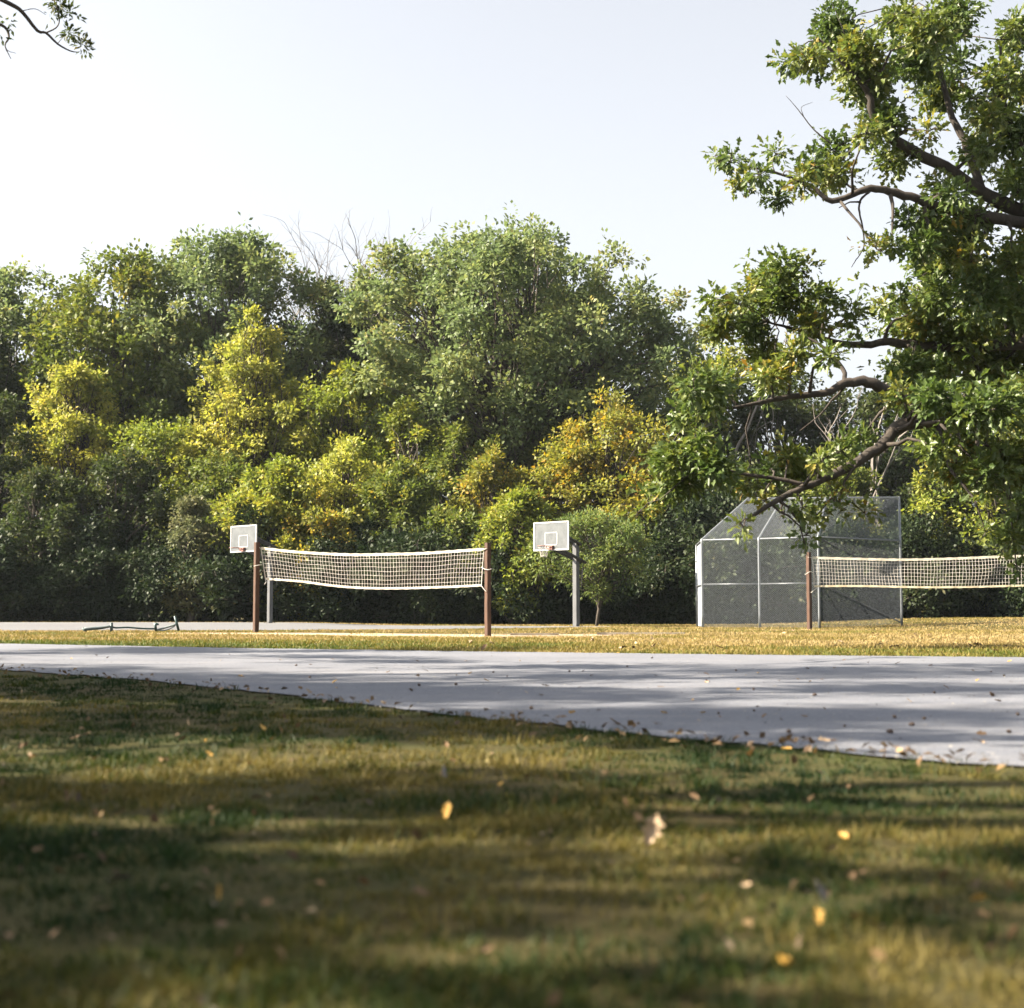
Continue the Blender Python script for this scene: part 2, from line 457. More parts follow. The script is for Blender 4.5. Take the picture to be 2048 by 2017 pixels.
PROFILE = {
    'dome': lambda t: np.sqrt(np.clip(1 - (np.clip((t - .30) / .70, -1, 1)) ** 2, 0, 1)) * (.55 + .45 * np.clip(t / .30, 0, 1)),
    'round': lambda t: np.sqrt(np.clip(1 - (2 * t - 1) ** 2, 0, 1)),
    'cone': lambda t: np.clip(1.02 - t, 0, 1) ** .68 * np.clip(.35 + t * 4, 0, 1),
    'column': lambda t: np.clip((1 - t) * 2.6, 0, 1) ** .7 * np.clip(.55 + t * 2, 0, 1),
}
TREE_MESH = {}
def tree_data(key, h, z0, rx, ry, prof, nb, br, n, L, W, seed, per=8, shell=.25, trunk_r=.22, jag=.10, lump=.16):
    """crown and trunk meshes round the origin for a tree of height h with its crown from z0 up"""
    if key in TREE_MESH: return TREE_MESH[key]
    r = np.random.default_rng(seed)
    pf = PROFILE[prof]
    tt = np.linspace(0.01, .99, 60); pr = pf(tt)
    cw = np.cumsum(pr + .12); cw /= cw[-1]
    blobs = []
    ph = r.random(8) * 6.283
    def wob(a, t):
        return 1 + lump * (.55 * math.sin(2 * a + ph[0] + 3 * t) + .45 * math.sin(3 * a + ph[1] - 5 * t) + .5 * math.sin(9 * t + ph[2] + a) + .35 * math.sin(5 * a + 11 * t + ph[3]))
    i = 0
    while len(blobs) < nb:
        # a bough: a few clumps strung out along one branch, the outermost breaking the outline
        t = np.interp(r.random(), cw, tt); a = i * 2.39996 + r.normal() * .4; i += 1
        for q_ in range(r.integers(2, 5)):
            f = 1.02 - .22 * q_ + jag * r.normal() * .7
            a2 = a + r.normal() * .16; t2 = np.clip(t + r.normal() * .05 - .02 * q_, 0.01, .99)
            b = br * (.55 + .8 * r.random() ** 1.5) * (1 - .35 * t2 * (prof == 'cone'))
            q = max(0, pf(t2) * f * wob(a2, t2) - .5 * b / max(rx, ry))
            z = z0 + t2 * (h - z0) * (1 + .5 * lump * (wob(a2, t2) - 1)) - b * .3
            blobs.append((rx * q * math.cos(a2), ry * q * math.sin(a2), max(z, b * .6), b))
    pos, ax, nm, hue = leaf_points(r, blobs, n, per, L * 1.1, shell)
    keep = pos[:, 2] > .03
    cm = quad_leaves('crown', pos[keep], ax[keep], nm[keep], hue[keep], L, W, r, None)
    mb = MB()
    top = np.array((r.normal() * .05 * h, r.normal() * .05 * h, z0 + (h - z0) * .72))
    tp = curve_pts((0, 0, -.1), top, r, .02, 9)
    mb.tube(tp, np.linspace(trunk_r, trunk_r * .22, 9), 8)
    for bl in blobs:
        zt = np.clip(bl[2] * .62 - .05 * h, .12 * h, top[2])
        k = np.interp(zt, tp[:, 2], np.arange(9)); i0 = int(k); i1 = min(i0 + 1, 8)
        s = tp[i0] * (1 - (k - i0)) + tp[i1] * (k - i0)
        r0 = trunk_r * (1 - .75 * k / 8) * .42
        mb.tube(curve_pts(s, bl[:3], r, .10, 5), np.linspace(r0, .012, 5), 4, False)
        for _ in range(1):
            e = np.array(bl[:3]) + rand_dirs(r, 1)[0] * bl[3] * .8
            mb.tube(curve_pts(bl[:3], e, r, .1, 3), np.linspace(.02, .006, 3), 3, False)
    me = bpy.data.meshes.new('trunk'); me.from_pydata(mb.v, [], mb.f)
    me.polygons.foreach_set('use_smooth', [True] * len(me.polygons)); me.materials.append(M['bark'])
    cm.materials.append(M['leaf_green'])
    TREE_MESH[key] = (cm, me, h, rx, ry)
    return TREE_MESH[key]

def put_tree(name, data, loc, label, cat, mat, group=None, scale=(1, 1, 1), rz=0.0, bark='bark'):
    cm, tm = data[:2]
    e = empty(name, loc, label, cat, group)
    e.scale = scale; e.rotation_euler = (0, 0, rz)
    for nm, me, mm in (('crown', cm, M[mat]), ('trunk', tm, M[bark])):
        o = link(bpy.data.objects.new(nm, me), e)
        o.material_slots[0].link = 'OBJECT'; o.material_slots[0].material = mm
    return e

def px_tree(name, px, top, bottom, hw, Y, prof, nb, n, L, mat, label, cat='tree', group=None, seed=0, key=None, br=None, shell=.25, trunk_r=.25, W=None, jag=.15, depth=.85, lump=.11):
    """a tree standing at distance Y whose crown spans the given rows and half width of the photograph"""
    c = P(px, top, Y); gz = float(g(c[0], Y)); h = c[2] - gz
    z0 = max(.25, P(px, bottom, Y)[2] - gz); rx = hw / FPX * Y
    br = br or max(.40, min(.80, .17 * rx))
    nb = int(nb * 3.4)
    L *= 1.39; n = int(n * .58)
    d = tree_data(key or (name, px, top), h, z0, rx, rx * depth, prof, nb, br, n, L, W or L * .72, seed or int(px * 7 + top), shell=shell, trunk_r=trunk_r, jag=jag, lump=lump)
    return put_tree(name, d, (c[0], Y, gz), label, cat, mat, group, rz=0.0)

# ------------------------------------------------------------------ the tree line
G1 = 'tall trees at the back of the tree line'
px_tree('broadleaf_tree', 30, 540, 1010, 190, 86, 'dome', 60, 42000, .20, 'leaf_bluegreen', 'tall dark tree at the left end of the tree line', group=G1)
px_tree('broadleaf_tree', -60, 610, 1050, 140, 81, 'dome', 50, 32000, .20, 'leaf_dark', 'dark tree whose right side shows at the left edge', group=G1)
px_tree('broadleaf_tree', 240, 515, 960, 185, 83, 'dome', 75, 52000, .20, 'leaf_green', 'rounded tree with yellowing top between dark left tree and tallest left crown', group=G1)
px_tree('broadleaf_tree', 455, 463, 960, 245, 86, 'dome', 95, 75000, .20, 'leaf_bluegreen', 'tallest crown in left half of the tree line, behind yellow pointed tree', group=G1, jag=.16)
px_tree('broadleaf_tree', 640, 555, 900, 140, 90, 'dome', 40, 30000, .20, 'leaf_dark', 'dark tree with bare tops rising behind it, left of the widest tree', group=G1)
px_tree('broadleaf_tree', 775, 530, 900, 135, 93, 'dome', 40, 30000, .20, 'leaf_green', 'lighter tree peeking out behind left shoulder of the widest tree', group=G1)
px_tree('broadleaf_tree', 1032, 450, 940, 338, 82, 'dome', 170, 150000, .19, 'leaf_bluegreen', 'widest tallest domed tree in the middle of the tree line', group=G1, br=.82, trunk_r=.5)
px_tree('broadleaf_tree', 1410, 640, 1000, 95, 90, 'dome', 34, 14000, .18, 'leaf_yellow', 'thin pale yellowish tree among bare stems right of the widest tree', group=G1, shell=.3)
px_tree('broadleaf_tree', 1335, 745, 1050, 120, 91, 'dome', 40, 26000, .19, 'leaf_green', 'green tree in the gap between widest tree and oak', group=G1)
px_tree('broadleaf_tree', 1560, 720, 1050, 150, 86, 'dome', 55, 36000, .19, 'leaf_dark', 'dark green tree seen through gaps in the oak boughs', group=G1)
px_tree('broadleaf_tree', 1775, 780, 1080, 120, 84, 'dome', 45, 30000, .19, 'leaf_dark', 'dark tree behind right end of the chain link backstop', group=G1)
px_tree('broadleaf_tree', 1985, 770, 1190, 165, 70, 'dome', 70, 45000, .15, 'leaf_bright', 'bright green tree behind the right end of the second net', group=G1)
G2 = 'smaller trees in front of the tall ones'
px_tree('young_tree', 0, 745, 1200, 85, 74.0, 'column', 45, 26000, .15, 'leaf_dark', 'narrow green tree cut by the left edge of the picture', group=G2)  # dark leaf colour stands in for shade at the left end
px_tree('young_tree', 145, 728, 1000, 105, 78.0, 'dome', 44, 27000, .15, 'leaf_yellow', 'small yellow tree near the left edge under the dark tall tree', group=G2, jag=.2)
px_tree('young_tree', 507, 624, 1000, 185, 79.0, 'cone', 105, 50000, .15, 'leaf_yellow', 'pointed golden yellow tree standing out of the left half', group=G2, br=.55, jag=.18)
px_tree('young_tree', 315, 835, 1100, 125, 76.0, 'dome', 45, 26000, .15, 'leaf_bright', 'yellow green tree left of the pointed golden tree', group=G2)
px_tree('young_tree', 430, 905, 1140, 105, 73.0, 'dome', 40, 24000, .14, 'leaf_green', 'green tree low in front of the pointed golden tree', group=G2)
px_tree('young_tree', 700, 735, 1050, 130, 78.0, 'dome', 55, 30000, .15, 'leaf_bright', 'yellow green tree right of the pointed golden tree', group=G2, jag=.18)
px_tree('young_tree', 815, 800, 1060, 90, 76.0, 'dome', 34, 20000, .15, 'leaf_bright', 'light green tree at lower left foot of the widest tree', group=G2)
px_tree('young_tree', 925, 850, 1100, 100, 75.0, 'dome', 38, 22000, .14, 'leaf_green', 'green tree right below the trunk side of the widest tree', group=G2)
px_tree('young_tree', 1222, 790, 1130, 140, 72.0, 'dome', 70, 42000, .14, 'leaf_autumn', 'orange tipped yellow green tree right of centre under the widest tree', group=G2, br=.55, jag=.2)
px_tree('young_tree', 1105, 900, 1120, 85, 72.0, 'dome', 34, 20000, .14, 'leaf_autumn', 'orange tinged bush left of the orange tipped tree', 'bush', group=G2)
px_tree('young_tree', 985, 905, 1130, 85, 71.5, 'dome', 34, 20000, .14, 'leaf_autumn', 'orange flecked bush above the right post of first net', 'bush', group=G2)
px_tree('young_tree', 680, 868, 1140, 105, 72.0, 'dome', 42, 26000, .14, 'leaf_yellow', 'yellow topped bush above the middle of the first net', 'bush', group=G2)
px_tree('young_tree', 800, 930, 1170, 90, 70.0, 'dome', 36, 20000, .14, 'leaf_green', 'green bush above right half of the first net', 'bush', group=G2)
px_tree('young_tree', 550, 925, 1190, 105, 69.0, 'dome', 45, 30000, .14, 'leaf_bright', 'bright green bushy tree right behind the left backboard', group=G2)
px_tree('young_tree', 250, 900, 1190, 110, 71.0, 'dome', 45, 24000, .14, 'leaf_dark', 'tree with leaves darkened for shade left of the grey olive shrub', group=G2)  # shade from trees further left is put into the leaf colour
px_tree('young_tree', 90, 930, 1220, 110, 70.0, 'dome', 45, 24000, .14, 'leaf_dark', 'shady dark tree low at the left end', group=G2)  # shade here is given by the dark leaf colour
px_tree('young_tree', 1370, 940, 1190, 90, 72.0, 'dome', 38, 20000, .14, 'leaf_dark', 'dark bush behind left end of the backstop', 'bush', group=G2)
px_tree('young_tree', 1500, 900, 1190, 110, 72.0, 'dome', 42, 22000, .14, 'leaf_dark', 'dark tree straight behind the backstop hood', group=G2)
px_tree('young_tree', 1680, 930, 1190, 110, 71.0, 'dome', 42, 22000, .14, 'leaf_green', 'green tree behind right panel of the backstop', group=G2)
px_tree('young_tree', 1860, 940, 1220, 100, 70.0, 'dome', 40, 22000, .14, 'leaf_dark', 'dark tree between backstop and bright green tree', group=G2)
G3 = 'shrubs at the foot of the tree line'
px_tree('shrub', 388, 1000, 1230, 62, 67.5, 'dome', 30, 15000, .12, 'leaf_olive', 'grey olive shrub left of the left backboard', 'shrub', G3)
px_tree('shrub', 1035, 985, 1210, 92, 66.0, 'dome', 42, 24000, .13, 'leaf_bright', 'sunlit pale green shrub left of the right backboard', 'shrub', G3)
px_tree('shrub', 640, 985, 1230, 90, 68.0, 'dome', 36, 18000, .13, 'leaf_autumn', 'shrub with orange yellow crest above left part of first net', 'shrub', G3)
px_tree('shrub', 900, 1010, 1230, 85, 67.5, 'dome', 36, 18000, .13, 'leaf_green', 'green shrub behind right end of the first net', 'shrub', G3)

# dark hedge of alike shrubs, three shapes shared
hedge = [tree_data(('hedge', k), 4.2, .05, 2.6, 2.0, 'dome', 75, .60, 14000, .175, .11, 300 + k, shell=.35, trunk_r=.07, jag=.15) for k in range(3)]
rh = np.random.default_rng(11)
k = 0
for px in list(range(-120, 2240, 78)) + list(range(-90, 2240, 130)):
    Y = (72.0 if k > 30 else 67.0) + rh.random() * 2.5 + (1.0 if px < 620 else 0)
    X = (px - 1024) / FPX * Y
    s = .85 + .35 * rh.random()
    put_tree('hedge_shrub', hedge[k % 3], (X, Y, float(g(X, Y))), 'dark shaded shrub in the continuous hedge along the tree line', 'shrub', 'leaf_hedge_shaded', 'dark hedge shrubs along the tree line', (s * 1.1, s, s * (.9 + .3 * rh.random())), rh.random() * 6.28)
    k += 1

# small tree beside the right hoop
px_tree('sapling', 1192, 1028, 1180, 104, 57.5, 'round', 34, 15000, .12, 'leaf_sapling', 'small tree with thin bare trunk beside the right basketball hoop', 'tree', br=.46, shell=.25, trunk_r=.07, W=.055, jag=.16, lump=.10, seed=906)

# ------------------------------------------------------------------ bare trees
def bare_tree(name, base, h, spread, r0, seed, label, group, lean=(0, 0), mat='dead_wood', kids_few=False):
    r = np.random.default_rng(seed)
    e = empty(name, base, label, 'dead tree', group)
    tr, br = MB(), MB()
    few = kids_few
    def grow(mb, p, d, L, rad, lev):
        n = 5
        pts = [np.array(p, float)]
        for i in range(n):
            d = unit(d + r.normal(size=3) * .10 + np.array((0, 0, .05 - .015 * lev)))
            pts.append(pts[-1] + d * L / n)
        mb.tube(pts, np.linspace(rad, rad * .45, n + 1), 6 if lev == 0 else 3, lev == 0)
        if lev >= (4 if few else 5): return
        kids = (3 if lev == 0 else 2) if few else (5 if lev == 0 else (4 if lev == 1 else 3))
        for q in range(kids):
            i = r.integers(2, n + 1) if q else n
            a = r.random() * 6.28
            nd = unit(d + np.array((math.cos(a), math.sin(a), .15 * r.normal())) * spread * (.6 + .6 * r.random()))
            grow(br, pts[i], nd, L * (.52 + .2 * r.random()), rad * ((.56 if q else .68) if few else (.48 if q else .60)), lev + 1)
    grow(tr, (0, 0, 0), np.array((lean[0], lean[1], 1.0)), h * .42, r0, 0)
    zm = h / max(p[2] for p in br.v)
    for q in (tr, br): q.v = [(p[0] * zm, p[1] * zm, p[2] * zm) for p in q.v]
    tr.build('trunk', M[mat], e, True); br.build('branches', M[mat], e, True)
    return e
GB = 'bare dead trees in the tree line'
for px, top, Y, sp, sd, ln, lab in (
        (655, 430, 91, .42, 21, (.02, 0), 'bare dead tree rising highest above the crowns left of centre'),
        (725, 440, 90, .40, 22, (.06, 0), 'bare forked dead tree beside left shoulder of the widest tree'),
        (695, 445, 92, .50, 31, (.0, 0), 'bare dead tree between the two highest bare tops'),
        (612, 470, 92, .45, 32, (-.02, 0), 'leftmost bare top above the tallest left crown'),
        (815, 480, 92, .45, 23, (.05, 0), 'short bare treetop just left of the widest tree'),
        (1395, 640, 80, .40, 24, (.06, 0), 'bare grey stems right of the widest tree'),
        (1715, 700, 76, .50, 26, (.05, 0), 'pale bare tree behind the backstop, below the oak limbs'),
        (1790, 760, 75, .55, 27, (-.1, 0), 'pale bare tree with long side branch right of backstop')):
    c = P(px, top, Y); gz = float(g(c[0], Y))
    bare_tree('bare_tree', (c[0], Y, gz), (c[2] - gz) * 1.0, sp * 1.35, .26 if px < 1000 else .15, sd, lab, GB, ln, kids_few=px > 1000)

# ------------------------------------------------------------------ the big oak on the right
OY = 26.0
def PL(*pts): return [P(*p) for p in pts]
ob = (12.4, OY, 0.0)
oak = empty('oak_tree', ob, 'large gnarled oak reaching in from the right edge with heavy boughs', 'tree')
limbs = [
    ([np.array(ob) + (0, 0, -.1), np.array((12.3, 26, 1.5)), np.array((12.0, 26, 3.2)), P(2330, 700, 26), P(2270, 560, 26)], (.62, .27)),
    (PL((2330, 700, 26), (2230, 560, 26), (2120, 470, 26), (2048, 425, 26), (1960, 385, 25.7), (1870, 325, 25.4), (1765, 262, 25.0), (1735, 185, 24.8), (1690, 130, 24.6), (1640, 80, 24.5)), (.30, .03)),
    (PL((1965, 388, 25.7), (1935, 300, 25.9), (1900, 220, 26.0), (1880, 130, 26.2), (1860, 20, 26.3)), (.13, .03)),
    (PL((2120, 470, 26), (2060, 330, 26.5), (2010, 220, 26.6), (2000, 80, 26.8)), (.16, .03)),
    (PL((2120, 470, 26), (2030, 445, 25.6), (1920, 425, 25.3), (1850, 405, 25.0), (1780, 383, 24.9), (1730, 380, 24.8), (1665, 402, 24.7), (1620, 372, 24.7), (1565, 350, 24.6), (1480, 330, 24.5)), (.17, .02)),
    (PL((1740, 383, 24.8), (1722, 400, 24.8), (1718, 420, 24.8), (1724, 450, 24.8), (1728, 492, 24.8), (1712, 520, 24.8), (1703, 535, 24.8)), (.035, .010)),
    (PL((1722, 405, 24.8), (1700, 405, 24.8), (1678, 416, 24.7)), (.028, .012)),
    (PL((2330, 740, 26), (2120, 690, 26.6), (1900, 695, 26.6), (1780, 685, 26.5), (1690, 690, 26.3), (1610, 665, 26.0), (1535, 645, 25.8)), (.20, .025)),
    (PL((1765, 684, 26.5), (1785, 645, 26.4), (1830, 625, 26.4)), (.06, .02)),
    (PL((2330, 800, 26), (2150, 790, 25.2), (1900, 830, 24.4), (1792, 792, 24.0), (1735, 766, 23.9), (1690, 768, 23.8), (1650, 786, 23.7), (1560, 797, 23.6), (1490, 812, 23.4), (1420, 820, 23.3)), (.22, .02)),
    (PL((1690, 768, 23.8), (1684, 735, 23.9), (1640, 690, 24.0), (1600, 670, 24.1)), (.07, .015)),
    (PL((1692, 772, 23.8), (1665, 800, 23.9), (1640, 830, 24.0), (1600, 862, 24.1)), (.035, .010)),
    (PL((2330, 860, 26), (2150, 820, 24.8), (1900, 838, 23.8), (1805, 850, 23.4), (1765, 890, 23.2), (1700, 933, 22.9), (1620, 970, 22.6), (1555, 1000, 22.4), (1495, 1040, 22.2)), (.24, .035)),
    (PL((1715, 925, 22.9), (1690, 962, 22.8), (1678, 1005, 22.7)), (.05, .012)),
    (PL((1620, 970, 22.6), (1500, 950, 22.6), (1400, 940, 22.4), (1320, 1000, 22.3)), (.06, .012)),
    (PL((1662, 288, 24.9), (1630, 262, 24.9), (1608, 235, 24.9), (1590, 212, 24.9), (1572, 192, 24.9)), (.022, .005)),
    (PL((1608, 235, 24.9), (1603, 215, 24.9), (1625, 205, 24.9)), (.010, .004)),
    (PL((1690, 70, 24.6), (1672, 25, 24.6), (1660, -5, 24.6)), (.012, .005)),
    (PL((1715, 605, 26), (1716, 590, 26), (1728, 570, 26)), (.010, .004)),
]
def smooth_line(pts, k=4):
    pts = np.array(pts, float)
    t = np.arange(len(pts)); tt = np.linspace(0, len(pts) - 1, (len(pts) - 1) * k + 1)
    m = np.gradient(pts, axis=0)
    i = np.clip(tt.astype(int), 0, len(pts) - 2); u = (tt - i)[:, None]
    return ((2 * u**3 - 3 * u**2 + 1) * pts[i] + (u**3 - 2 * u**2 + u) * m[i] + (-2 * u**3 + 3 * u**2) * pts[i + 1] + (u**3 - u**2) * m[i + 1])
ro = np.random.default_rng(5)
lp = []
tb = MB()
for j, (pts, (r0, r1)) in enumerate(limbs):
    s = smooth_line(pts, 5)
    s[1:-1] += ro.normal(size=(len(s) - 2, 3)) * np.interp(np.arange(1, len(s) - 1), [0, len(s)], [r0, r1])[:, None] * .10
    rad = np.interp(np.linspace(0, 1, len(s)), [0, .5, 1], [r0, r0 * .50 + r1 * .5, r1]) * .68 * (1 + .04 * ro.normal(size=len(s)))
    b = MB()
    (tb if j == 0 else b).tube(s, rad, 10 if r0 > .1 else 6)
    if j == 0: tb.build('trunk', M['oak_bark'], oak, True, ob)
    else: b.build('limb', M['oak_bark'], oak, True, ob)
    if r0 > .045: lp.append(np.c_[s, rad])
lp = np.concatenate(lp)
OB = [(1670, 63, 55), (1615, 122, 45), (1578, 126, 24), (1712, 126, 62), (1733, 180, 52), (1767, 235, 52), (1796, 34, 45), (1859, 63, 60), (1830, 126, 58), (1905, 25, 45), (1880, 176, 48), (1922, 126, 32),
      (2027, 92, 42), (2006, 168, 52), (1985, 235, 45), (2030, 270, 55), (1964, 302, 45), (2027, 357, 42), (1859, 262, 32), (1809, 320, 34), (1775, 323, 38), (2075, 180, 60), (2085, 330, 60), (1940, 200, 30),
      (1460, 323, 30), (1485, 361, 26), (1430, 312, 16), (1552, 308, 28), (1519, 350, 26), (1552, 398, 28), (1599, 361, 34), (1662, 300, 35), (1670, 352, 40), (1733, 268, 36), (1630, 335, 26),
      (1905, 391, 40), (1872, 454, 52), (1817, 441, 36), (1939, 441, 45), (1754, 500, 26), (1785, 488, 22), (1846, 496, 44), (1922, 496, 52), (1880, 545, 52), (1943, 525, 45), (2027, 525, 45), (1964, 588, 70), (2027, 609, 70), (1872, 597, 52), (1775, 609, 32), (1800, 590, 26), (1838, 651, 58), (1943, 672, 88), (1859, 735, 75), (2006, 735, 80), (2080, 500, 70), (2090, 650, 80),
      (1565, 538, 44), (1607, 542, 30), (1527, 580, 44), (1431, 597, 33), (1477, 609, 35), (1439, 655, 42), (1502, 655, 46), (1578, 609, 50), (1649, 597, 38), (1628, 655, 40), (1704, 630, 38), (1523, 714, 48), (1586, 706, 38), (1658, 714, 33), (1544, 756, 46), (1418, 773, 46),
      (1386, 778, 34), (1415, 807, 42), (1366, 836, 32), (1436, 774, 36), (1394, 890, 40), (1353, 919, 40), (1432, 931, 44), (1374, 964, 44), (1333, 989, 34), (1300, 1018, 24), (1275, 1026, 18), (1465, 956, 38), (1498, 968, 34), (1539, 939, 38), (1572, 915, 36), (1601, 948, 38), (1642, 923, 38), (1683, 902, 34), (1725, 882, 30), (1531, 1001, 20), (1481, 1047, 22), (1489, 1063, 14), (1568, 1030, 17), (1605, 1014, 22), (1634, 1030, 25), (1613, 1071, 16), (1609, 1088, 11), (1671, 981, 20), (1683, 1022, 16), (1729, 1026, 16), (1660, 1000, 20),
      (1828, 741, 60), (1869, 803, 66), (1807, 795, 36), (1910, 886, 66), (1972, 824, 84), (2014, 927, 66), (1877, 898, 42), (1910, 948, 46), (1972, 948, 54), (2080, 820, 90), (2090, 960, 70), (1972, 1065, 26), (2026, 1080, 36), (2034, 1145, 18), (2040, 1020, 34)]
blobs = []
tw = MB()
for (px, py, rp) in OB:
    # depth: that of the limb nearest on the picture, pushed about so the crown has body
    base = P(px, py, OY)
    u = lp[:, :3]; prx = 1024 + u[:, 0] / u[:, 1] * FPX; prz = (u[:, 2] - EYE) / u[:, 1]
    dd = (prx - px) ** 2 + ((prz - (base[2] - EYE) / OY) * FPX) ** 2
    k = int(np.argmin(dd)); Yk = lp[k, 1]
    for rep in range(2 if rp > 38 else 1):
        Y = Yk + ro.normal() * (.35 + rp * .012) + rep * 1.0
        c = P(px + rep * ro.normal() * 12, py + rep * ro.normal() * 12, Y)
        rr_ = rp / FPX * Y * .84
        blobs.append((*c, rr_))
        kk = int(np.argmin(((lp[:, :3] - c) ** 2).sum(1)))
        tw.tube(curve_pts(lp[kk, :3], c, ro, .12, 5), np.linspace(min(.045, lp[kk, 3] * .6), .010, 5), 5)
        for _ in range(4):
            tw.tube(curve_pts(c, c + rand_dirs(ro, 1)[0] * rr_, ro, .1, 3), np.linspace(.012, .004, 3), 3)
# the half of the crown beyond the frame
nvis = len(blobs)
for _ in range(24):
    a = ro.random() * 6.28; q = 2.0 + 3.8 * math.sqrt(ro.random())
    c = np.array((14.8 + q * math.cos(a), OY + q * math.sin(a), 4.5 + 6.5 * ro.random()))
    if c[0] / c[1] * FPX + 1024 < 2130: continue
    blobs.append((*c, .75 + .4 * ro.random()))
    kk = int(np.argmin(((lp[:, :3] - c) ** 2).sum(1)))
    tw.tube(curve_pts(lp[kk, :3], c, ro, .1, 5), np.linspace(.06, .012, 5), 5)
tw.build('twigs', M['oak_bark'], oak, True, ob)
pa_ = leaf_points(ro, blobs[:nvis], 68000, 6, .095, .20, .2); pb_ = leaf_points(ro, blobs[nvis:], 5000, 7, .10, .35, .2)
pos, ax, nm, hue = [np.concatenate(q) for q in zip(pa_, pb_)]
me = lobed_leaves('crown', pos - np.array(ob), ax, nm, hue, .136, ro, M['leaf_oak'])
link(bpy.data.objects.new('crown', me), oak)

# ------------------------------------------------------------------ trees out of frame on the left: their shade lies on the lawn and road
GS = 'shade trees along the near side of the road'
sh = [tree_data(('shade', k), 11.5, 3.2, 5.4, 5.4, 'round', 25, .82, 9900, .19, .13, 400 + k, shell=.2, trunk_r=.34, jag=.18, lump=.25) for k in range(2)]
for k, (x, y, s, rz, lab) in enumerate((
        (-11.3, 10.3, 1.0, 0.4, 'tree left of the picture whose thin branch hangs into the top left corner'),
        (-14.24, 18.88, .85, 4.03, 'tree left of the picture shading far end of the road'),
        (-9.6, 2.6, .9, -1.0, 'tree left of the picture shading the nearest lawn'),
        (-17.3, 8.7, 1.1, -.19, 'tall tree left of the picture in the second row'),
        (-12.3, 1.25, .9, 4.32, 'tree left of the picture nearest to the viewer'))):
    e = put_tree('shade_tree', sh[k % 2], (x, y, 0), lab, 'tree', 'leaf_dark', GS, (s, s, s * (1.0 if k == 1 else 1.3)), rz)
    if k == 0:
        e.rotation_euler = (0, 0, 0); e.scale = (1, 1, 1)
        bb = MB(); by = 16.0
        lines = [(((-11.3, 10.3, 6.0)), [(-420, -160), (-200, -90), (-60, -30), (20, 8), (45, 25), (75, 62), (92, 66), (115, 88), (140, 102), (158, 105)], .04, .005),
                 (None, [(92, 66), (112, 56), (119, 40), (113, 10), (118, -20)], .010, .005),
                 (None, [(45, 22), (70, 18), (92, 30)], .006, .003),
                 (None, [(115, 88), (125, 76), (132, 72)], .005, .003),
                 (None, [(-200, -90), (-100, 10), (-20, 42), (10, 55), (18, 75), (10, 92), (22, 118)], .03, .004),
                 (None, [(10, 92), (16, 102), (32, 107)], .005, .003),
                 (None, [(12, 56), (22, 60), (27, 70)], .005, .003)]
        for st, pts, r0, r1 in lines:
            q = [P(a, c, by + .004 * a) for a, c in pts]
            if st: q = [np.array(st)] + q
            q = smooth_line(q, 3)
            bb.tube(q, np.linspace(r0, r1, len(q)), 5)
        o = bb.build('branch', M['bark'], e, True, (x, y, 0))
        r9 = np.random.default_rng(9)
        bl = [(*P(a, c, by + .004 * a), rr9 / FPX * by) for a, c, rr9 in ((116, 14, 14), (140, 28, 15), (102, 30, 12), (140, 68, 14), (150, 62, 8), (166, 95, 13), (18, 45, 8), (2, 72, 8), (105, 0, 10))]
        pos, ax, nm, hue = leaf_points(r9, bl, 330, 5, .05, .2)
        me = quad_leaves('branch_leaves', pos - np.array((x, y, 0)), ax, nm, hue, .075, .03, r9, M['leaf_dark'])
        link(bpy.data.objects.new('branch_leaves', me), e)

# ------------------------------------------------------------------ volleyball posts and nets
def wood_post(px, base_y, top_y, Y, side, rz, label, lean=0.0):
    top = P(px, top_y, Y); x = top[0]; gz = float(g(x, Y)); h = top[2] - gz
    e = empty('wooden_post', (x, Y, gz), label, 'post', 'volleyball posts')
    mb = MB()
    n = 14; ch = side * .10
    ring = [(-side/2 + ch, -side/2), (side/2 - ch, -side/2), (side/2, -side/2 + ch), (side/2, side/2 - ch), (side/2 - ch, side/2), (-side/2 + ch, side/2), (-side/2, side/2 - ch), (-side/2, -side/2 + ch)]
    rp = np.random.default_rng(int(px))
    c, s = math.cos(rz), math.sin(rz)
    for i in range(n):
        t = i / (n - 1); z = -.15 + (h + .15) * t
        w = rp.normal(size=2) * .0025; k = 1 + .012 * rp.normal() - (.06 if i == n - 1 else 0)
        for a, b in ring:
            mb.v.append(((a * c - b * s) * k + w[0] + lean * t * h, (a * s + b * c) * k + w[1], z))
    for i in range(n - 1):
        for q in range(8):
            q2 = (q + 1) % 8
            mb.f.append((i * 8 + q, i * 8 + q2, i * 8 + 8 + q2, i * 8 + 8 + q))
    mb.f.append(tuple((n - 1) * 8 + q for q in range(8)))
    mb.build('timber', M['post_wood'], e)
    # eye bolt that takes the top line
    hb = MB(); hb.tube([(0.03 * math.copysign(1, rz), 0, h * .93), (0.11 * math.copysign(1, rz), -.02, h * .93)], .012, 6)
    hb.build('hook', M['steel'], e)
    return np.array((x, Y, gz)), h

pa, ha = wood_post(514, 1263, 1085, 41.2, .135, math.radians(38), 'brown square post at left end of the first net')
pb, hb_ = wood_post(976, 1275, 1086, 38.5, .135, math.radians(-47), 'brown square post at right end of the first net', -.004)
pc, hc = wood_post(1617, 1258, 1105, 46.0, .130, math.radians(40), 'brown square post in front of the backstop')
pd, hd = wood_post(2090, 1258, 1098, 44.8, .130, math.radians(40), 'brown square post just beyond the right edge')

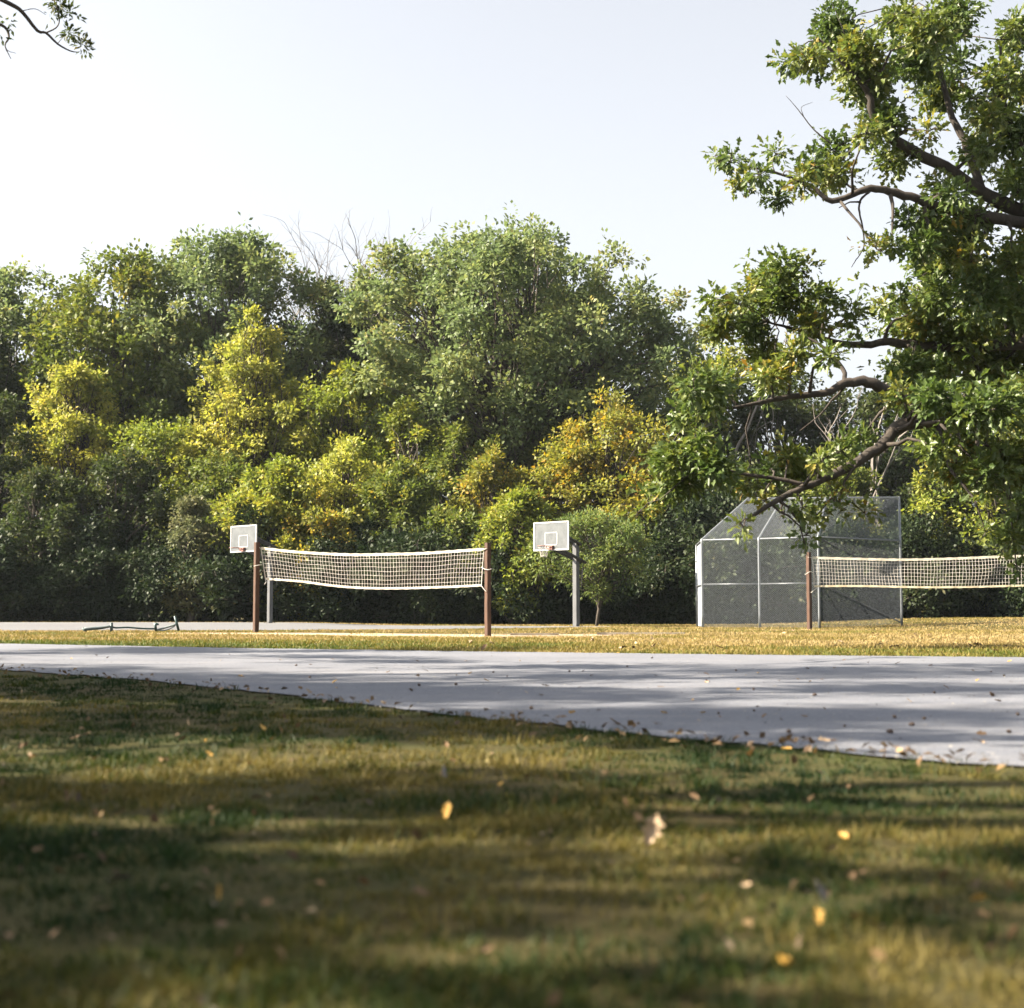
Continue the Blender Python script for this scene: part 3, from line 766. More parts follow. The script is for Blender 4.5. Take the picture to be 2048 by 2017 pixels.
def make_net(label, top, bot, Ya, Yb, ncol, nrow, cord, band, seed, ties, bandw=(.075, .06)):
    r = np.random.default_rng(seed)
    top = np.array(top, float); bot = np.array(bot, float)
    def edge(E, u):
        k = (E[:, 0] - E[0, 0]) / (E[-1, 0] - E[0, 0])
        from_sm = smooth_line(np.c_[E, np.zeros(len(E))], 8)
        kk = (from_sm[:, 0] - from_sm[0, 0]) / (from_sm[-1, 0] - from_sm[0, 0])
        return np.interp(u, kk, from_sm[:, 0]), np.interp(u, kk, from_sm[:, 1])
    U = np.linspace(0, 1, ncol * 2 + 1)
    tx, ty = edge(top, U); bx, by_ = edge(bot, U)
    Yv = Ya + (Yb - Ya) * U
    T = np.array([P(a, b, y) for a, b, y in zip(tx, ty, Yv)])
    B = np.array([P(a, b, y) for a, b, y in zip(bx, by_, Yv)])
    org = (T[0] + T[-1]) / 2; org[2] = float(g(org[0], org[1]))
    e = empty('volleyball_net', org, label, 'net', 'volleyball nets')
    ph = r.random(4) * 6.28
    def pt(i, v):
        u = U[i]
        w = math.sin(v * math.pi) * (.030 * math.sin(u * 9 + ph[0]) + .018 * math.sin(u * 23 + ph[1] + v * 2) + .010 * math.sin(u * 51 + ph[2]))
        dz = math.sin(v * math.pi) * (.010 * math.sin(u * 31 + ph[3]) + .008 * math.sin(u * 13 + v * 5))
        return T[i] * (1 - v) + B[i] * v + np.array((w * .35, -w * 2.0, dz))
    mb = MB()
    for q in range(1, nrow):
        v = q / nrow
        mb.tube([pt(i, v) for i in range(len(U))], cord, 4, False)
    for i in range(2, len(U) - 1, 2):
        sh_ = r.normal() * .006
        mb.tube([pt(i, v) + np.array((sh_ * math.sin(v * 6), 0, 0)) for v in np.linspace(0, 1, nrow * 2 + 1)], cord, 4, False)
    mb.build('netting', M['white_cord'], e, False, org)
    for nm, L_, w, mt in (('top_band', T, bandw[0], band[0]), ('bottom_band', B, bandw[1], band[1])):
        b = MB()
        n = len(L_); rows = []
        for i in range(n):
            wob = .012 * math.sin(i * .55 + ph[1]) + .006 * r.normal()
            for (dz, dy) in ((w / 2, -.006), (-w / 2, -.006 + wob * .4), (-w / 2, .012 + wob * .4), (w / 2, .012)):
                b.v.append(tuple(L_[i] + np.array((0, dy, dz * (1 + .12 * math.sin(i * .9))))))
        for i in range(n - 1):
            for q in range(4):
                q2 = (q + 1) % 4
                b.f.append((i * 4 + q, i * 4 + q2, i * 4 + 4 + q2, i * 4 + 4 + q))
        b.f += [(0, 3, 2, 1), tuple((n - 1) * 4 + q for q in range(4))]
        b.build(nm, M[mt], e, False, org)
    for i in (0, len(U) - 1):
        b = MB(); b.tube([pt(i, v) for v in np.linspace(0, 1, 9)], .014, 6); b.build('side_cord', M['white_cord'], e, False, org)
    for t in ties:
        b = MB(); b.tube(smooth_line([P(*q) for q in t], 4), .012, 5); b.build('tie_rope', M['white_cord'], e, True, org)
    return e
make_net('sagging white net between the two brown posts left of centre', [(522, 1097), (600, 1105), (700, 1110), (780, 1109), (850, 1107), (968, 1099)], [(531, 1158), (600, 1163), (660, 1171), (720, 1176), (800, 1177), (900, 1174), (963, 1171)], 41.2, 38.5, 76, 8, .0046, ('band', 'band'), 1,
         [[(514, 1094, 41.15), (522, 1097, 41.2)], [(508, 1133, 41.05), (516, 1131, 41.05), (524, 1130, 41.15)], [(531, 1159, 41.2), (532, 1165, 41.15), (529, 1169, 41.1)],
          [(963, 1100, 38.5), (974, 1098, 38.42)], [(963, 1135, 38.5), (970, 1139, 38.42), (978, 1140, 38.38), (984, 1138, 38.45)], [(963, 1172, 38.5), (968, 1179, 38.45), (973, 1184, 38.42)]])
make_net('straight white net with yellowed lower band in front of the backstop', [(1624, 1116), (1700, 1118), (1800, 1120), (1900, 1118), (2000, 1114), (2072, 1112)], [(1628, 1173), (1720, 1172.5), (1850, 1175), (1950, 1174), (2068, 1171)], 46.0, 44.8, 70, 8, .0046, ('band', 'band_yellow'), 2,
         [[(1616, 1115, 45.9), (1625, 1116, 46)], [(1610, 1150, 45.88), (1620, 1144, 45.9), (1627, 1146, 46)], [(1622, 1186, 45.9), (1634, 1176, 46)], [(1627, 1145, 46), (1630, 1158, 46), (1628, 1170, 46)], [(2072, 1112, 44.8), (2088, 1110, 44.75)], [(2070, 1142, 44.8), (2088, 1144, 44.75)]])

# ------------------------------------------------------------------ basketball hoops
def hoop(px_pole, Y, zrim, label, arm, with_net, ps, seed, th=45):
    x = (px_pole - 1024) / FPX * Y; gz = float(g(x, Y))
    e = empty('basketball_hoop', (x, Y, gz), label, 'basketball hoop', 'basketball hoops')
    th = math.radians(th)
    n = np.array((-math.sin(th), -math.cos(th), 0)); s = np.array((math.cos(th), -math.sin(th), 0)); up = np.array((0, 0, 1.0))
    ax = (s, n, up)
    H = 3.15
    mb = MB(); mb.box((0, 0, H / 2), ps, ps, H, ax=ax); mb.build('pole', M['pole_grey'], e)
    mb = MB(); mb.box((0, 0, .012), ps * 2.1, ps * 2.1, .024, ax=ax)
    fp = mb.build('base_plate', M['arm_dark'], e)
    for i in (-1, 1):
        for j in (-1, 1):
            b = MB(); b.tube([s * i * ps * .85 + n * j * ps * .85 + up * .02, s * i * ps * .85 + n * j * ps * .85 + up * .07], .018, 6); b.build('anchor_bolt', M['arm_dark'], fp)
    bc = n * arm + up * (zrim + .38)                                   # board centre
    W, Hh = 1.80, 1.08
    fr = .055
    bd = MB(); bd.box(bc, W - fr * 1.6, .018, Hh - fr * 1.6, ax=ax); bo = bd.build('backboard', M['pane'], e)
    for nm, c, a, h in (('frame', bc + up * (Hh / 2 - fr / 2), W, fr), ('frame', bc - up * (Hh / 2 - fr / 2), W, fr), ('frame', bc + s * (W / 2 - fr / 2), fr, Hh - 2 * fr), ('frame', bc - s * (W / 2 - fr / 2), fr, Hh - 2 * fr)):
        b = MB(); b.box(c, a, .05, h, ax=ax); b.build(nm, M['white_frame'], bo)
    tw_, th_ = .61, .46; tc = bc + n * .014 - up * (.10)
    for c, a, h in ((tc + up * th_ / 2, tw_, .035), (tc - up * th_ / 2, tw_, .035), (tc + s * tw_ / 2, .035, th_ - .035), (tc - s * tw_ / 2, .035, th_ - .035)):
        b = MB(); b.box(c, a, .006, h, ax=ax); b.build('target_line', M['white_frame'], bo)
    # rim
    rc = n * (arm + .40) + up * zrim
    k = np.arange(25) * 2 * math.pi / 24
    b = MB(); b.tube([rc + .235 * (math.cos(a) * s + math.sin(a) * n) for a in k], .014, 6, False)
    b.tube([rc + .20 * n * -1 + s * .1 - up * .01, n * (arm + .03) + s * .12 + up * (zrim - .10)], .012, 5)
    b.tube([rc + .20 * n * -1 - s * .1 - up * .01, n * (arm + .03) - s * .12 + up * (zrim - .10)], .012, 5)
    ro_ = b.build('rim', M['rim'], e)
    b = MB(); b.box(n * (arm + .06) + up * (zrim - .05), .26, .10, .16, ax=ax); b.build('bracket', M['rim'], ro_)
    if with_net:
        b = MB(); r = np.random.default_rng(seed)
        K = 12; lev = [(0, .225), (.1, .185), (.2, .150), (.3, .125), (.40, .115)]
        for q in range(K):
            for dr in (1, -1):
                pts = []
                for i, (dz, rad) in enumerate(lev):
                    a = (q + dr * i * .5) * 2 * math.pi / K
                    pts.append(rc - up * (dz + .01) + rad * (math.cos(a) * s + math.sin(a) * n))
                b.tube(pts, .007, 4, False)
        b.build('hoop_net', M['white_cord'], ro_)
    # arms: an upper and a lower pair either side of the pole
    for i in (-1, 1):
        o = s * i * (ps / 2 + .03)
        b = MB(); b.tube([o - n * .16 + up * (H - .05), o * 1.5 + n * (arm - .06) + up * (zrim + .62)], .06, 4); b.build('arm', M['arm_dark'], e)
        b = MB(); b.tube([o - n * .42 + up * (H - .72), o * 1.5 + n * (arm - .06) + up * (zrim - .02)], .065, 4); b.build('arm', M['arm_dark'], e)
    b = MB(); b.box(n * (arm - .045) + up * (zrim + .30), .5, .05, .75, ax=ax); b.build('mounting_plate', M['pole_grey'], e)
    b = MB(); b.tube([-n * .40 + up * (H - .72), -n * .30 + up * 1.5], .016, 5); b.tube([-n * .30 + up * 1.52, -n * .16 + up * 1.46], .016, 5); b.build('crank_rod', M['arm_dark'], e)
    return e, (x, Y, gz)
hA, la = hoop(541, 59.7, 3.02, 'left basketball hoop with bare rim, partly hidden by the net post', 1.32, False, .165, 1)
hB, lb = hoop(1152, 55.4, 3.00, 'right basketball hoop with torn white net beside the small tree', 1.36, True, .185, 2)
for l, lab, w in ((la, 'concrete pad under the left basketball hoop', 1.6), (lb, 'concrete pad under the right basketball hoop', 2.6)):
    b = MB()
    n = 5
    xs_ = np.linspace(-w / 2, w / 2, n); 
    for z in (-.06, .012):
        for yy in (-.6, .6):
            for xx in xs_: b.v.append((l[0] + xx, l[1] + yy, float(g(l[0] + xx, l[1] + yy)) + z + .006))
    for i in range(n - 1):
        b.f += [(2 * n + i, 2 * n + i + 1, 3 * n + i + 1, 3 * n + i), (i, i + 1, 2 * n + i + 1, 2 * n + i), (n + i + 1, n + i, 3 * n + i, 3 * n + i + 1)]
    b.f += [(0, 2 * n, 3 * n, n), (n - 1, 2 * n - 1, 4 * n - 1, 3 * n - 1)]
    tag(b.build('concrete_pad', M['concrete'], None, False), lab, 'concrete pad', 'concrete pads under the hoops')

# ------------------------------------------------------------------ chain link backstop
def G(px, Y):
    x = (px - 1024) / FPX * Y
    return np.array((x, Y, float(g(x, Y))))
base = [G(1393, 56.5), G(1404, 52.6), G(1518, 51.3), G(1637, 50.0), G(1801, 52.6)]
KZ = 3.12
knee = [np.array((b[0], b[1], KZ + (.02 if i in (0, 1) else 0))) for i, b in enumerate(base)]
topz = lambda px, py, Y: P(px, py, Y)
tops = [topz(1489, 997, 57.2), topz(1497, 997, 54.2), topz(1566, 997, 53.0), topz(1652, 996, 52.0), topz(1798, 995, 54.2)]
bs = empty('backstop', base[3], 'chain link baseball backstop with sloping hood behind the second net', 'backstop')
org = base[3]
def pipe(name, pts, rad, mat='steel'):
    b = MB(); b.tube(smooth_line(pts, 3) if len(pts) > 2 else pts, rad, 8); return b.build(name, M[mat], bs, True, org)
for i in range(5):
    if i == 0:
        pipe('post', [base[0] - (0, 0, .1), knee[0]], .042)
        continue
    kk = knee[i]; d1 = unit(tops[i] - kk)
    pipe('post', [base[i] - (0, 0, .1), (base[i] + kk) / 2, kk - (0, 0, .12), kk + d1 * .12, (kk + tops[i]) / 2, tops[i]], .046)
for i in range(4):
    pipe('rail', [knee[i], knee[i + 1]], .030)
    if i: pipe('rail', [tops[i], tops[i + 1]], .028)
    if i < 3:
        a = base[i] * .5 + knee[i] * .5; b_ = base[i + 1] * .5 + knee[i + 1] * .5
        pipe('rail', [a + (0, 0, -.02), b_ + (0, 0, -.02)], .028)
pipe('rail', [knee[0], tops[1]], .030)
bk = np.array((0, .09, 0))  # dark pipes added behind the mesh to imitate diagonal cast shadows
pipe('shadow_band', [knee[3] + bk, base[4] * .45 + knee[4] * .55 + bk], .024, 'arm_dark')
pipe('shadow_band', [base[3] * .5 + knee[3] * .5 + bk, base[4] + bk + (0, 0, .1)], .024, 'arm_dark')

def chain_link(c00, c10, c11, c01, parent, off=.035, step=.066, rad=.0036):
    """two families of slanting wires woven over a four cornered panel"""
    c00, c10, c11, c01 = map(np.array, (c00, c10, c11, c01))
    w = (np.linalg.norm(c10 - c00) + np.linalg.norm(c11 - c01)) / 2; h = (np.linalg.norm(c01 - c00) + np.linalg.norm(c11 - c10)) / 2
    nrm = unit(np.cross(c10 - c00, c01 - c00))
    if nrm[1] > 0: nrm = -nrm
    def at(u, v):
        return c00 * (1 - u) * (1 - v) + c10 * u * (1 - v) + c11 * u * v + c01 * (1 - u) * v
    V = []; F = []
    for fam in (1, -1):
        k = -h
        while k < w:
            # line x = k + t (fam 1) or mirrored, y = t
            t0 = max(0, -k); t1 = min(h, w - k)
            if t1 - t0 > .02:
                x0, x1 = k + t0, k + t1
                if fam < 0: x0, x1 = w - x0, w - x1
                a = at(x0 / w, t0 / h) + nrm * (off + fam * .002); b = at(x1 / w, t1 / h) + nrm * (off + fam * .002)
                d = unit(b - a); s = np.cross(d, nrm)
                n0 = len(V)
                for p in (a, b):
                    V += [p + s * rad, p + nrm * rad * 1.2, p - s * rad, p - nrm * rad * 1.2]
                F += [(n0 + q, n0 + (q + 1) % 4, n0 + 4 + (q + 1) % 4, n0 + 4 + q) for q in range(4)]
            k += step
    b = MB(); b.add(V, F)
    return b.build('chain_link_panel', M['wire'], parent, False, org)
for i in range(4):
    chain_link(base[i] + (0, 0, .03), base[i + 1] + (0, 0, .03), knee[i + 1], knee[i], bs)
    if i: chain_link(knee[i], knee[i + 1], tops[i + 1], tops[i], bs)
b = MB(); V = None
chain_link(knee[0], knee[1], tops[1], knee[0] * .02 + tops[1] * .98, bs)

# ------------------------------------------------------------------ collapsed pipe rack on the left, timber edging
RY = 41.0
rk = empty('pipe_rack', P(262, 1264, RY), 'low broken dark green pipe rack lying on grass at far left', 'rack')
ro0 = np.array(P(262, 1264, RY)); 
def rpart(name, pts, rad, mat, dy=0):
    q = [P(a, b_, RY + dy + d) for a, b_, d in pts]
    m_ = MB(); m_.tube(smooth_line(q, 4) if len(q) > 2 else q, rad, 8); return m_.build(name, M[mat], rk, True, ro0)
rpart('post', [(166, 1256.5, 0), (173, 1267, .0)], .040, 'rack_green')
rpart('post', [(223, 1246, .2), (223, 1267, .2)], .042, 'rack_green')
rpart('post', [(309.5, 1246, .5), (312.5, 1263, .5)], .038, 'rack_green')
rpart('post', [(349.5, 1232.5, .6), (357.5, 1262, .6)], .036, 'rack_green')
rpart('bar', [(167, 1258, 0), (196, 1256, .1), (223, 1252.5, .2)], .035, 'rack_pale')
rpart('bar', [(168, 1260.5, 0), (200, 1257.8, .1), (223, 1253.5, .25)], .022, 'rack_green')
rpart('bar', [(223, 1253, .2), (231, 1256, .25), (255, 1255.3, .3), (285, 1257.5, .4), (311, 1258, .5)], .024, 'rack_green')
rpart('bar', [(313, 1260.5, .5), (330, 1256, .55), (353, 1249, .6)], .028, 'rack_pale')
rpart('bar', [(313, 1262.5, .5), (335, 1260, .55), (350, 1252.5, .6)], .016, 'rack_pale')
rpart('cap', [(311, 1248.5, .5), (314.5, 1249.5, .5), (315, 1251, .5)], .045, 'rack_green')

for (x, y, L_, rz, lab) in ((3.4, 38.8, 2.3, -.02, 'weathered plank edging on the grass right of the first net'), (.6, 39.3, 1.3, .03, 'short dark plank lying behind the right post of first net')):
    z = float(g(x, y)); b = MB()
    n = 7
    for i in range(n):
        t = (i / (n - 1) - .5) * L_
        for (dy, dz) in ((-.07, 0), (.07, 0), (.065, .055), (-.065, .055)):
            b.v.append((t, dy + .006 * math.sin(i * 2.1), dz + .004 * math.sin(i * 3.3)))
    for i in range(n - 1):
        for q in range(4):
            b.f.append((i * 4 + q, i * 4 + (q + 1) % 4, i * 4 + 4 + (q + 1) % 4, i * 4 + 4 + q))
    b.f += [(0, 3, 2, 1), tuple((n - 1) * 4 + q for q in range(4))]
    o = tag(b.build('timber_edging', M['plank'], None), lab, 'plank', 'planks edging the net area')
    o.location = (x, y, z - .005); o.rotation_euler = (0, 0, rz)

# ------------------------------------------------------------------ grass
def vnoise(x, y, s, seed):
    r = np.random.default_rng(seed); T = r.random((64, 64))
    u = x / s + 100; v = y / s + 100
    i = np.floor(u).astype(int); j = np.floor(v).astype(int); a = u - i; b = v - j
    a = a * a * (3 - 2 * a); b = b * b * (3 - 2 * b)
    q = lambda I, J: T[I % 64, J % 64]
    return (q(i, j) * (1 - a) + q(i + 1, j) * a) * (1 - b) + (q(i, j + 1) * (1 - a) + q(i + 1, j + 1) * a) * b

def sample_view(r, n, y0, y1, pw, margin=.8, wide=.365):
    """points over the wedge of ground in view, thinning out with distance"""
    t = r.random(n)
    e = 1 - pw
    y = (y0 ** e + t * (y1 ** e - y0 ** e)) ** (1 / e)
    x = (r.random(n) * 2 - 1) * (wide * y + margin)
    return x, y

def grass(name, label_kind, x, y, r, hgt, wid, hue, mat='blade'):
    n = len(x)
    z = g(x, y)
    a = r.random(n) * 6.2832; l = hgt * (.35 + .9 * r.random(n)) * (.45 + 1.1 * vnoise(x, y, .28, 41))
    dirx, diry = np.cos(a), np.sin(a)
    lean = r.normal(0, .95, n) * l
    b = r.random(n) * 6.2832
    w = wid * (.6 + .8 * r.random(n))
    v = np.empty((n, 3, 3))
    v[:, 0] = np.stack([x - dirx * w, y - diry * w, z - .005], 1)
    v[:, 1] = np.stack([x + dirx * w, y + diry * w, z - .005], 1)
    v[:, 2] = np.stack([x + np.cos(b) * lean, y + np.sin(b) * lean, z + l], 1)
    me = mesh_np(name, v.reshape(-1, 3), np.arange(3 * n), np.full(n, 3), M[mat], {'hue': hue})
    return tag(link(bpy.data.objects.new(name, me)), label_kind[0], 'grass', None, 'stuff')

rg = np.random.default_rng(31)
tx, ty = sample_view(rg, 19500, 1.6, 24, 1.0001)
keep = ty < near(tx) + rg.normal(0, .10, len(tx)); tx, ty = tx[keep], ty[keep]
keep = rg.random(len(tx)) < np.clip(.15 + 1.7 * vnoise(tx, ty, .5, 3), .35, 1); tx, ty = tx[keep], ty[keep]
th_ = np.clip((vnoise(tx, ty, .9, 1) * .6 + vnoise(tx, ty, .3, 2) * .4 - .5) * 1.9 + .40 + rg.normal(0, .16, len(tx)), 0, 1)
tz = .013 + .026 * rg.random(len(tx)) ** 2.2
k = np.repeat(np.arange(len(tx)), 20)
ox, oy = rg.normal(0, 1, (2, len(k))) * (.016 + .006 * np.sqrt(ty[k]))
x, y = tx[k] + ox, ty[k] + oy
hue = np.clip(th_[k] + rg.normal(0, .13, len(k)), 0, 1)
grass('foreground_grass', ('shaded patchy lawn grass in the foreground, green and straw',), x, y, rg, tz[k], .0017 + .00035 * y, hue, 'blade_shaded')
x, y = sample_view(rg, 240000, 17, 66, .9, 3.0)
sand = ((x + 3.2) / 8.2) ** 2 + ((y - 38.6) / 2.0) ** 2 + (vnoise(x, y, .6, 5) - .5) * 1.6
keep = (y > far(x) + rg.normal(0, .06, len(x))) & ~((y > cnear(x)) & (y < cfar(x)) & (x < 3.5)) & (sand > .75 * rg.random(len(x)) + .3)
x, y = x[keep], y[keep]
gd = np.clip(1 - (y - far(x)) / 7.0, 0, 1)
hue = np.clip(.80 - .32 * gd + (vnoise(x, y, 3.0, 6) - .5) * .5 + (vnoise(x, y, .7, 7) - .5) * .35 + rg.normal(0, .14, len(x)), 0, 1)
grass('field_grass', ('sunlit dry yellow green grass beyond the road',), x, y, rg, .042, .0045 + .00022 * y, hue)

# ------------------------------------------------------------------ fallen leaves and nuts
def leaf_mesh(name, kind, seed):
    r = np.random.default_rng(seed)
    out = [(0, 0), (.10, .03), (.22, .17), (.33, .10), (.46, .30), (.58, .15), (.72, .27), (.84, .11), (1, 0)]
    V = []; F = []
    bend = .5 + .6 * r.random(); cup = .5 * r.random() + .2
    def pt(t, s):
        return ((t - .5), s, cup * abs(s) * .7 + bend * .35 * (t - .5) ** 2 + .02 * r.normal())
    n = len(out)
    for t, s in out: V.append(pt(t, 0))
    for t, s in out[1:-1]: V.append(pt(t, s))
    for t, s in out[1:-1]: V.append(pt(t, -s * (.85 + .3 * r.random())))
    for o in (n, n + n - 2):
        F.append((0, 1, o)); 
        for i in range(n - 3): F.append((1 + i, 2 + i, o + 1 + i, o + i))
        F.append((n - 2, n - 1, o + n - 3))
    me = bpy.data.meshes.new(name); me.from_pydata(V, [], F); me.materials.append(M[kind])
    return me
LM = {}
for kind in ('dry_leaf', 'pale_leaf', 'yellow_leaf', 'grey_leaf'):
    LM[kind] = [leaf_mesh('fallen_leaf', kind, 50 + i + len(kind)) for i in range(3)]
nb = MB()
for i in range(6):
    a0, a1 = math.pi * i / 6, math.pi * (i + 1) / 6
    for j in range(8):
        b0, b1 = j * math.pi / 4, (j + 1) * math.pi / 4
        nb.add([(.5 * math.sin(a) * math.cos(b_), .5 * math.sin(a) * math.sin(b_), .7 * math.cos(a) + (.25 if a == 0 else 0)) for a, b_ in ((a0, b0), (a1, b0), (a1, b1), (a0, b1))], [(0, 1, 2, 3)])
nut_me = bpy.data.meshes.new('fallen_acorn'); nut_me.from_pydata(nb.v, [], nb.f); nut_me.materials.append(M['dark_bit'])
rl = np.random.default_rng(77)
def drop_leaf(x, y, size, kind, label, group, tilt=.35, z=None, rot=None, name='fallen_leaf'):
    o = bpy.data.objects.new(name, LM[kind][rl.integers(3)])
    COL.objects.link(o)
    o.location = (x, y, (float(g(x, y)) + size * .22 + .008) if z is None else z)
    o.rotation_euler = rot or (rl.normal() * tilt, rl.normal() * tilt, rl.random() * 6.28)
    o.scale = (size, size, size)
    return tag(o, label, 'leaf', group)
def on_ground(px, py):
    d = P(px, py, 1.0) - np.array((0, 0, EYE))
    t = -EYE / d[2]
    return d[0] * t, d[1] * t
# the pale leaf standing in the sun, right of centre
x, y = on_ground(1303, 1700)
drop_leaf(x, y, .085, 'pale_leaf', 'large pale tan leaf standing upright in foreground grass, right of centre', None, z=.045, rot=(math.radians(70), math.radians(-70), math.radians(20)))
for px, py, s, kd, lab in ((890, 1565, .05, 'grey_leaf', 'silvery leaf lying in the grass right below the road edge'), (160, 1490, .10, 'dry_leaf', 'dark curled leaf in shaded grass at the left edge'),
                           (375, 1460, .06, 'pale_leaf', 'tan leaf in upper left of the foreground lawn'), (525, 1472, .05, 'yellow_leaf', 'small orange leaf in upper left of the foreground lawn'),
                           (1590, 1540, .055, 'dry_leaf', 'brown leaf standing in the sunny grass at right'), (435, 1822, .035, 'yellow_leaf', 'small bright yellow leaf low in left foreground'),
                           (895, 1650, .05, 'yellow_leaf', 'orange leaf in centre of the foreground lawn'), (240, 1795, .06, 'grey_leaf', 'pale upright leaf low in the left foreground'),
                           (1640, 1820, .05, 'grey_leaf', 'grey leaf in the dark grass at lower right'), (1570, 1975, .05, 'yellow_leaf', 'yellow leaf at the bottom edge right of centre')):
    x, y = on_ground(px, py)
    drop_leaf(x, y, s, kd, lab, 'leaves fallen on the foreground lawn', .7, z=.035)
kinds = ['dry_leaf'] * 4 + ['pale_leaf', 'yellow_leaf']
names = {'dry_leaf': 'small brown dead leaf', 'pale_leaf': 'small pale tan dead leaf', 'yellow_leaf': 'small yellow dead leaf', 'grey_leaf': 'small grey dead leaf'}
n = 0
while n < 48:                                             # lawn
    px, py = rl.random() * 2048, 1345 + 660 * rl.random() ** 1.3
    x, y = on_ground(px, py)
    if y > near(x) - .05: continue
    kd = kinds[rl.integers(6)]
    drop_leaf(x, y, .025 + .025 * rl.random(), kd, names[kd] + ' among the foreground lawn grass', 'leaves fallen on the foreground lawn', .5, z=.025 + .02 * rl.random()); n += 1
n = 0
while n < 90:                                             # road
    px, py = rl.random() * 2048, 1288 + 240 * rl.random() ** 1.4
    x, y = on_ground(px, py)
    if y < near(x) + .1 or y > far(x) - .1: continue
    kd = kinds[rl.integers(6)]
    drop_leaf(x, y, .03 + .04 * rl.random(), kd, names[kd] + ' lying on the grey road', 'leaves fallen on the road', .3); n += 1
n = 0
while n < 26:                                             # acorns and dark bits on the road
    px, py = 300 + rl.random() * 1748, 1330 + 190 * rl.random()
    x, y = on_ground(px, py)
    if y < near(x) + .1 or y > far(x) - .1: continue
    o = bpy.data.objects.new('fallen_acorn', nut_me); COL.objects.link(o)
    s = .013 + .010 * rl.random(); o.scale = (s, s, s); o.location = (x, y, s * .5 + .008); o.rotation_euler = (1.4, 0, rl.random() * 6.28)
    tag(o, 'small dark acorn lying on the grey road', 'acorn', 'acorns on the road'); n += 1
n = 0
while n < 45:                                             # far grass
    px, py = 900 + rl.random() * 1148, 1262 + 50 * rl.random()
    x, y = on_ground(px, py)
    if y < far(x) + .3 or y > 50: continue
    kd = ['pale_leaf', 'pale_leaf', 'dry_leaf'][rl.integers(3)]
    drop_leaf(x, y, .09 + .07 * rl.random(), kd, names[kd].replace('small', 'crisp') + ' on the sunny grass beyond the road', 'leaves fallen on the far grass', .4, z=float(g(x, y)) + .045); n += 1
# crumbled litter gathered along the road edge
r = np.random.default_rng(88)
n = 420
x = np.interp(r.random(n), [0, .6, 1], [-9, 0, 3.2]) + r.normal(0, .15, n)
y = near(x) - np.abs(r.normal(0, .40, n)) + .10
a = r.random(n) * 6.28; l = .018 + .03 * r.random(n); t = r.normal(0, .5, (n, 2))
pos = np.stack([x, y, .03 + .02 * r.random(n)], 1)
ax = unit(np.stack([np.cos(a), np.sin(a), t[:, 0]], 1)); nm = unit(np.stack([t[:, 0], t[:, 1], np.ones(n)], 1)); nm = unit(nm - ax * (nm * ax).sum(1, keepdims=True))
me = quad_leaves('leaf_litter', pos, ax, nm, r.random(n), .045, .03, r, leaf_mat('litter', [(0, (.04, .026, .015)), (.6, (.11, .066, .03)), (.9, (.18, .12, .055)), (1, (.26, .20, .12))], trans=.15))
LIT = me.materials[0]
tag(link(bpy.data.objects.new('leaf_litter', me)), 'dry leaf litter gathered along the near road edge', 'leaf litter', None, 'stuff')

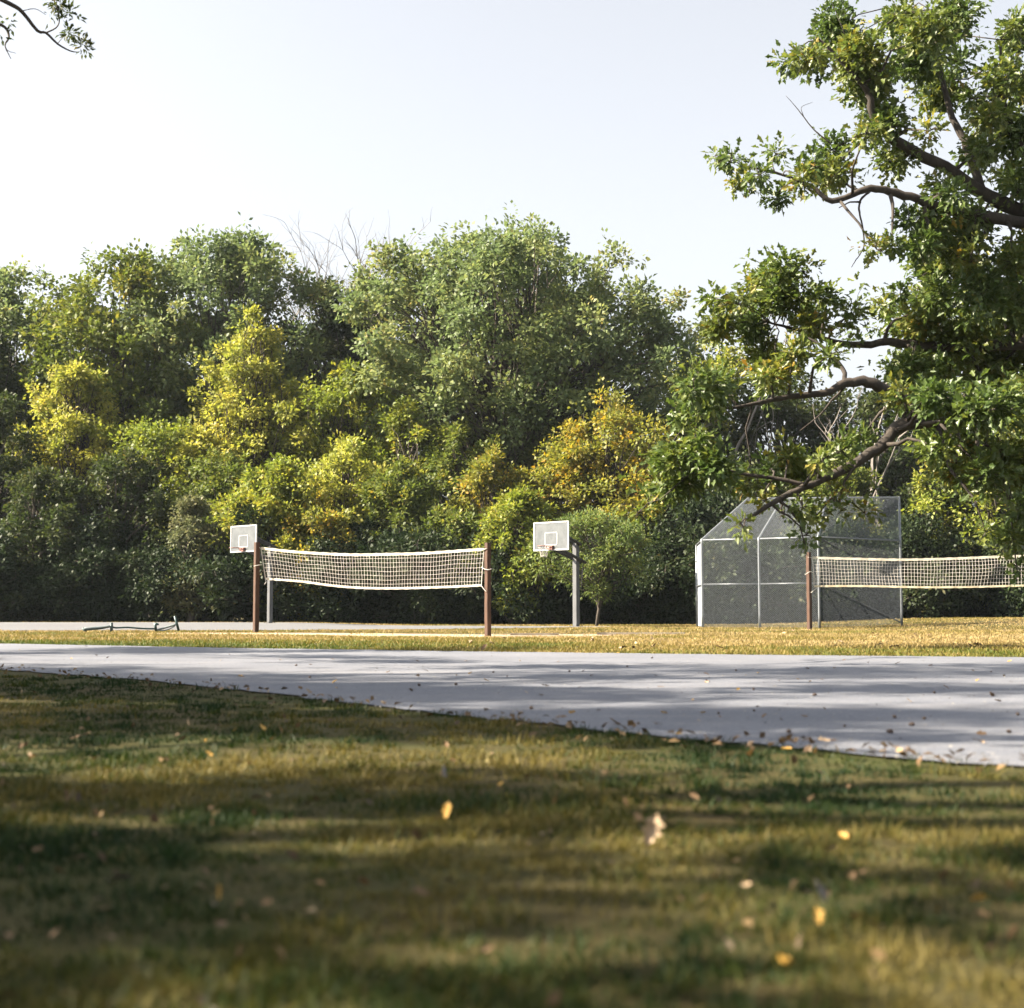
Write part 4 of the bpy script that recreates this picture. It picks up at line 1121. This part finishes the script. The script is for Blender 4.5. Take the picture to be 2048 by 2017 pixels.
n = 15000
x, y = sample_view(r, n, 5, 26, .8)
d_ = np.minimum(y - near(x), far(x) - y)
keep = (d_ > -.05) & (r.random(n) < np.clip(.25 + .9 * np.exp(-np.abs(d_) / .25) + .5 * (vnoise(x, y, .8, 71) > .6), 0, 1)); x, y = x[keep], y[keep]; n = len(x)
sz = .004 + .010 * r.random(n) ** 3; a = r.random(n) * 6.28
T3 = np.array([(1, 0, 0), (-.5, .87, 0), (-.5, -.87, 0), (.1, .05, .9)])
R2 = np.stack([np.cos(a), -np.sin(a), np.sin(a), np.cos(a)], 1).reshape(-1, 2, 2)
v = np.empty((n, 4, 3)); v[:, :, :2] = np.einsum('nij,kj->nki', R2, T3[:, :2]) * sz[:, None, None]; v[:, :, 2] = T3[:, 2] * sz[:, None] + .006
v[:, :, 0] += x[:, None]; v[:, :, 1] += y[:, None]
f = np.array([(0, 1, 3), (1, 2, 3), (2, 0, 3)]); lo = (np.arange(n)[:, None, None] * 4 + f).ravel()
me = mesh_np('road_grit', v.reshape(-1, 3), lo, np.full(3 * n, 3), leaf_mat('grit', [(0, (.03, .03, .032)), (.5, (.10, .098, .095)), (1, (.24, .23, .21))], trans=.0), {'hue': np.repeat(r.random(n), 3)})
tag(link(bpy.data.objects.new('road_grit', me)), 'loose grit and small stones strewn over the road', 'grit', None, 'stuff')
n = 700
x, y = sample_view(r, n, 1.7, 16, 1.05)
keep = (y < near(x)) & (r.random(n) < np.clip(2.2 * vnoise(x, y, .5, 61) - .5, 0, 1)); x, y = x[keep], y[keep]; n = len(x)
a = r.random(n) * 6.28; t = r.normal(0, .7, (n, 2))
pos = np.stack([x, y, .012 + .03 * r.random(n)], 1)
ax = unit(np.stack([np.cos(a), np.sin(a), t[:, 0]], 1)); nm = unit(np.stack([t[:, 0], t[:, 1], np.ones(n)], 1)); nm = unit(nm - ax * (nm * ax).sum(1, keepdims=True))
me = quad_leaves('lawn_litter', pos, ax, nm, r.random(n) ** 1.5, .032, .018, r, LIT)
tag(link(bpy.data.objects.new('lawn_litter', me)), 'brown leaf crumbs scattered through the foreground lawn', 'leaf litter', None, 'stuff')

# ------------------------------------------------------------------ autumn haze
b = MB(); b.box((0, 40, 14.5), 220, 190, 33)
m = bpy.data.materials.new('haze_air'); m.use_nodes = True
nt = m.node_tree; nt.nodes.clear()
pv = nt.nodes.new('ShaderNodeVolumePrincipled'); out = nt.nodes.new('ShaderNodeOutputMaterial')
pv.inputs['Color'].default_value = (.80, .90, 1.0, 1)
pv.inputs['Density'].default_value = .00012
pv.inputs['Anisotropy'].default_value = .2
nt.links.new(pv.outputs[0], out.inputs['Volume'])
tag(b.build('haze', m), 'thin pale autumn haze between camera and tree line', 'haze', None, 'stuff')
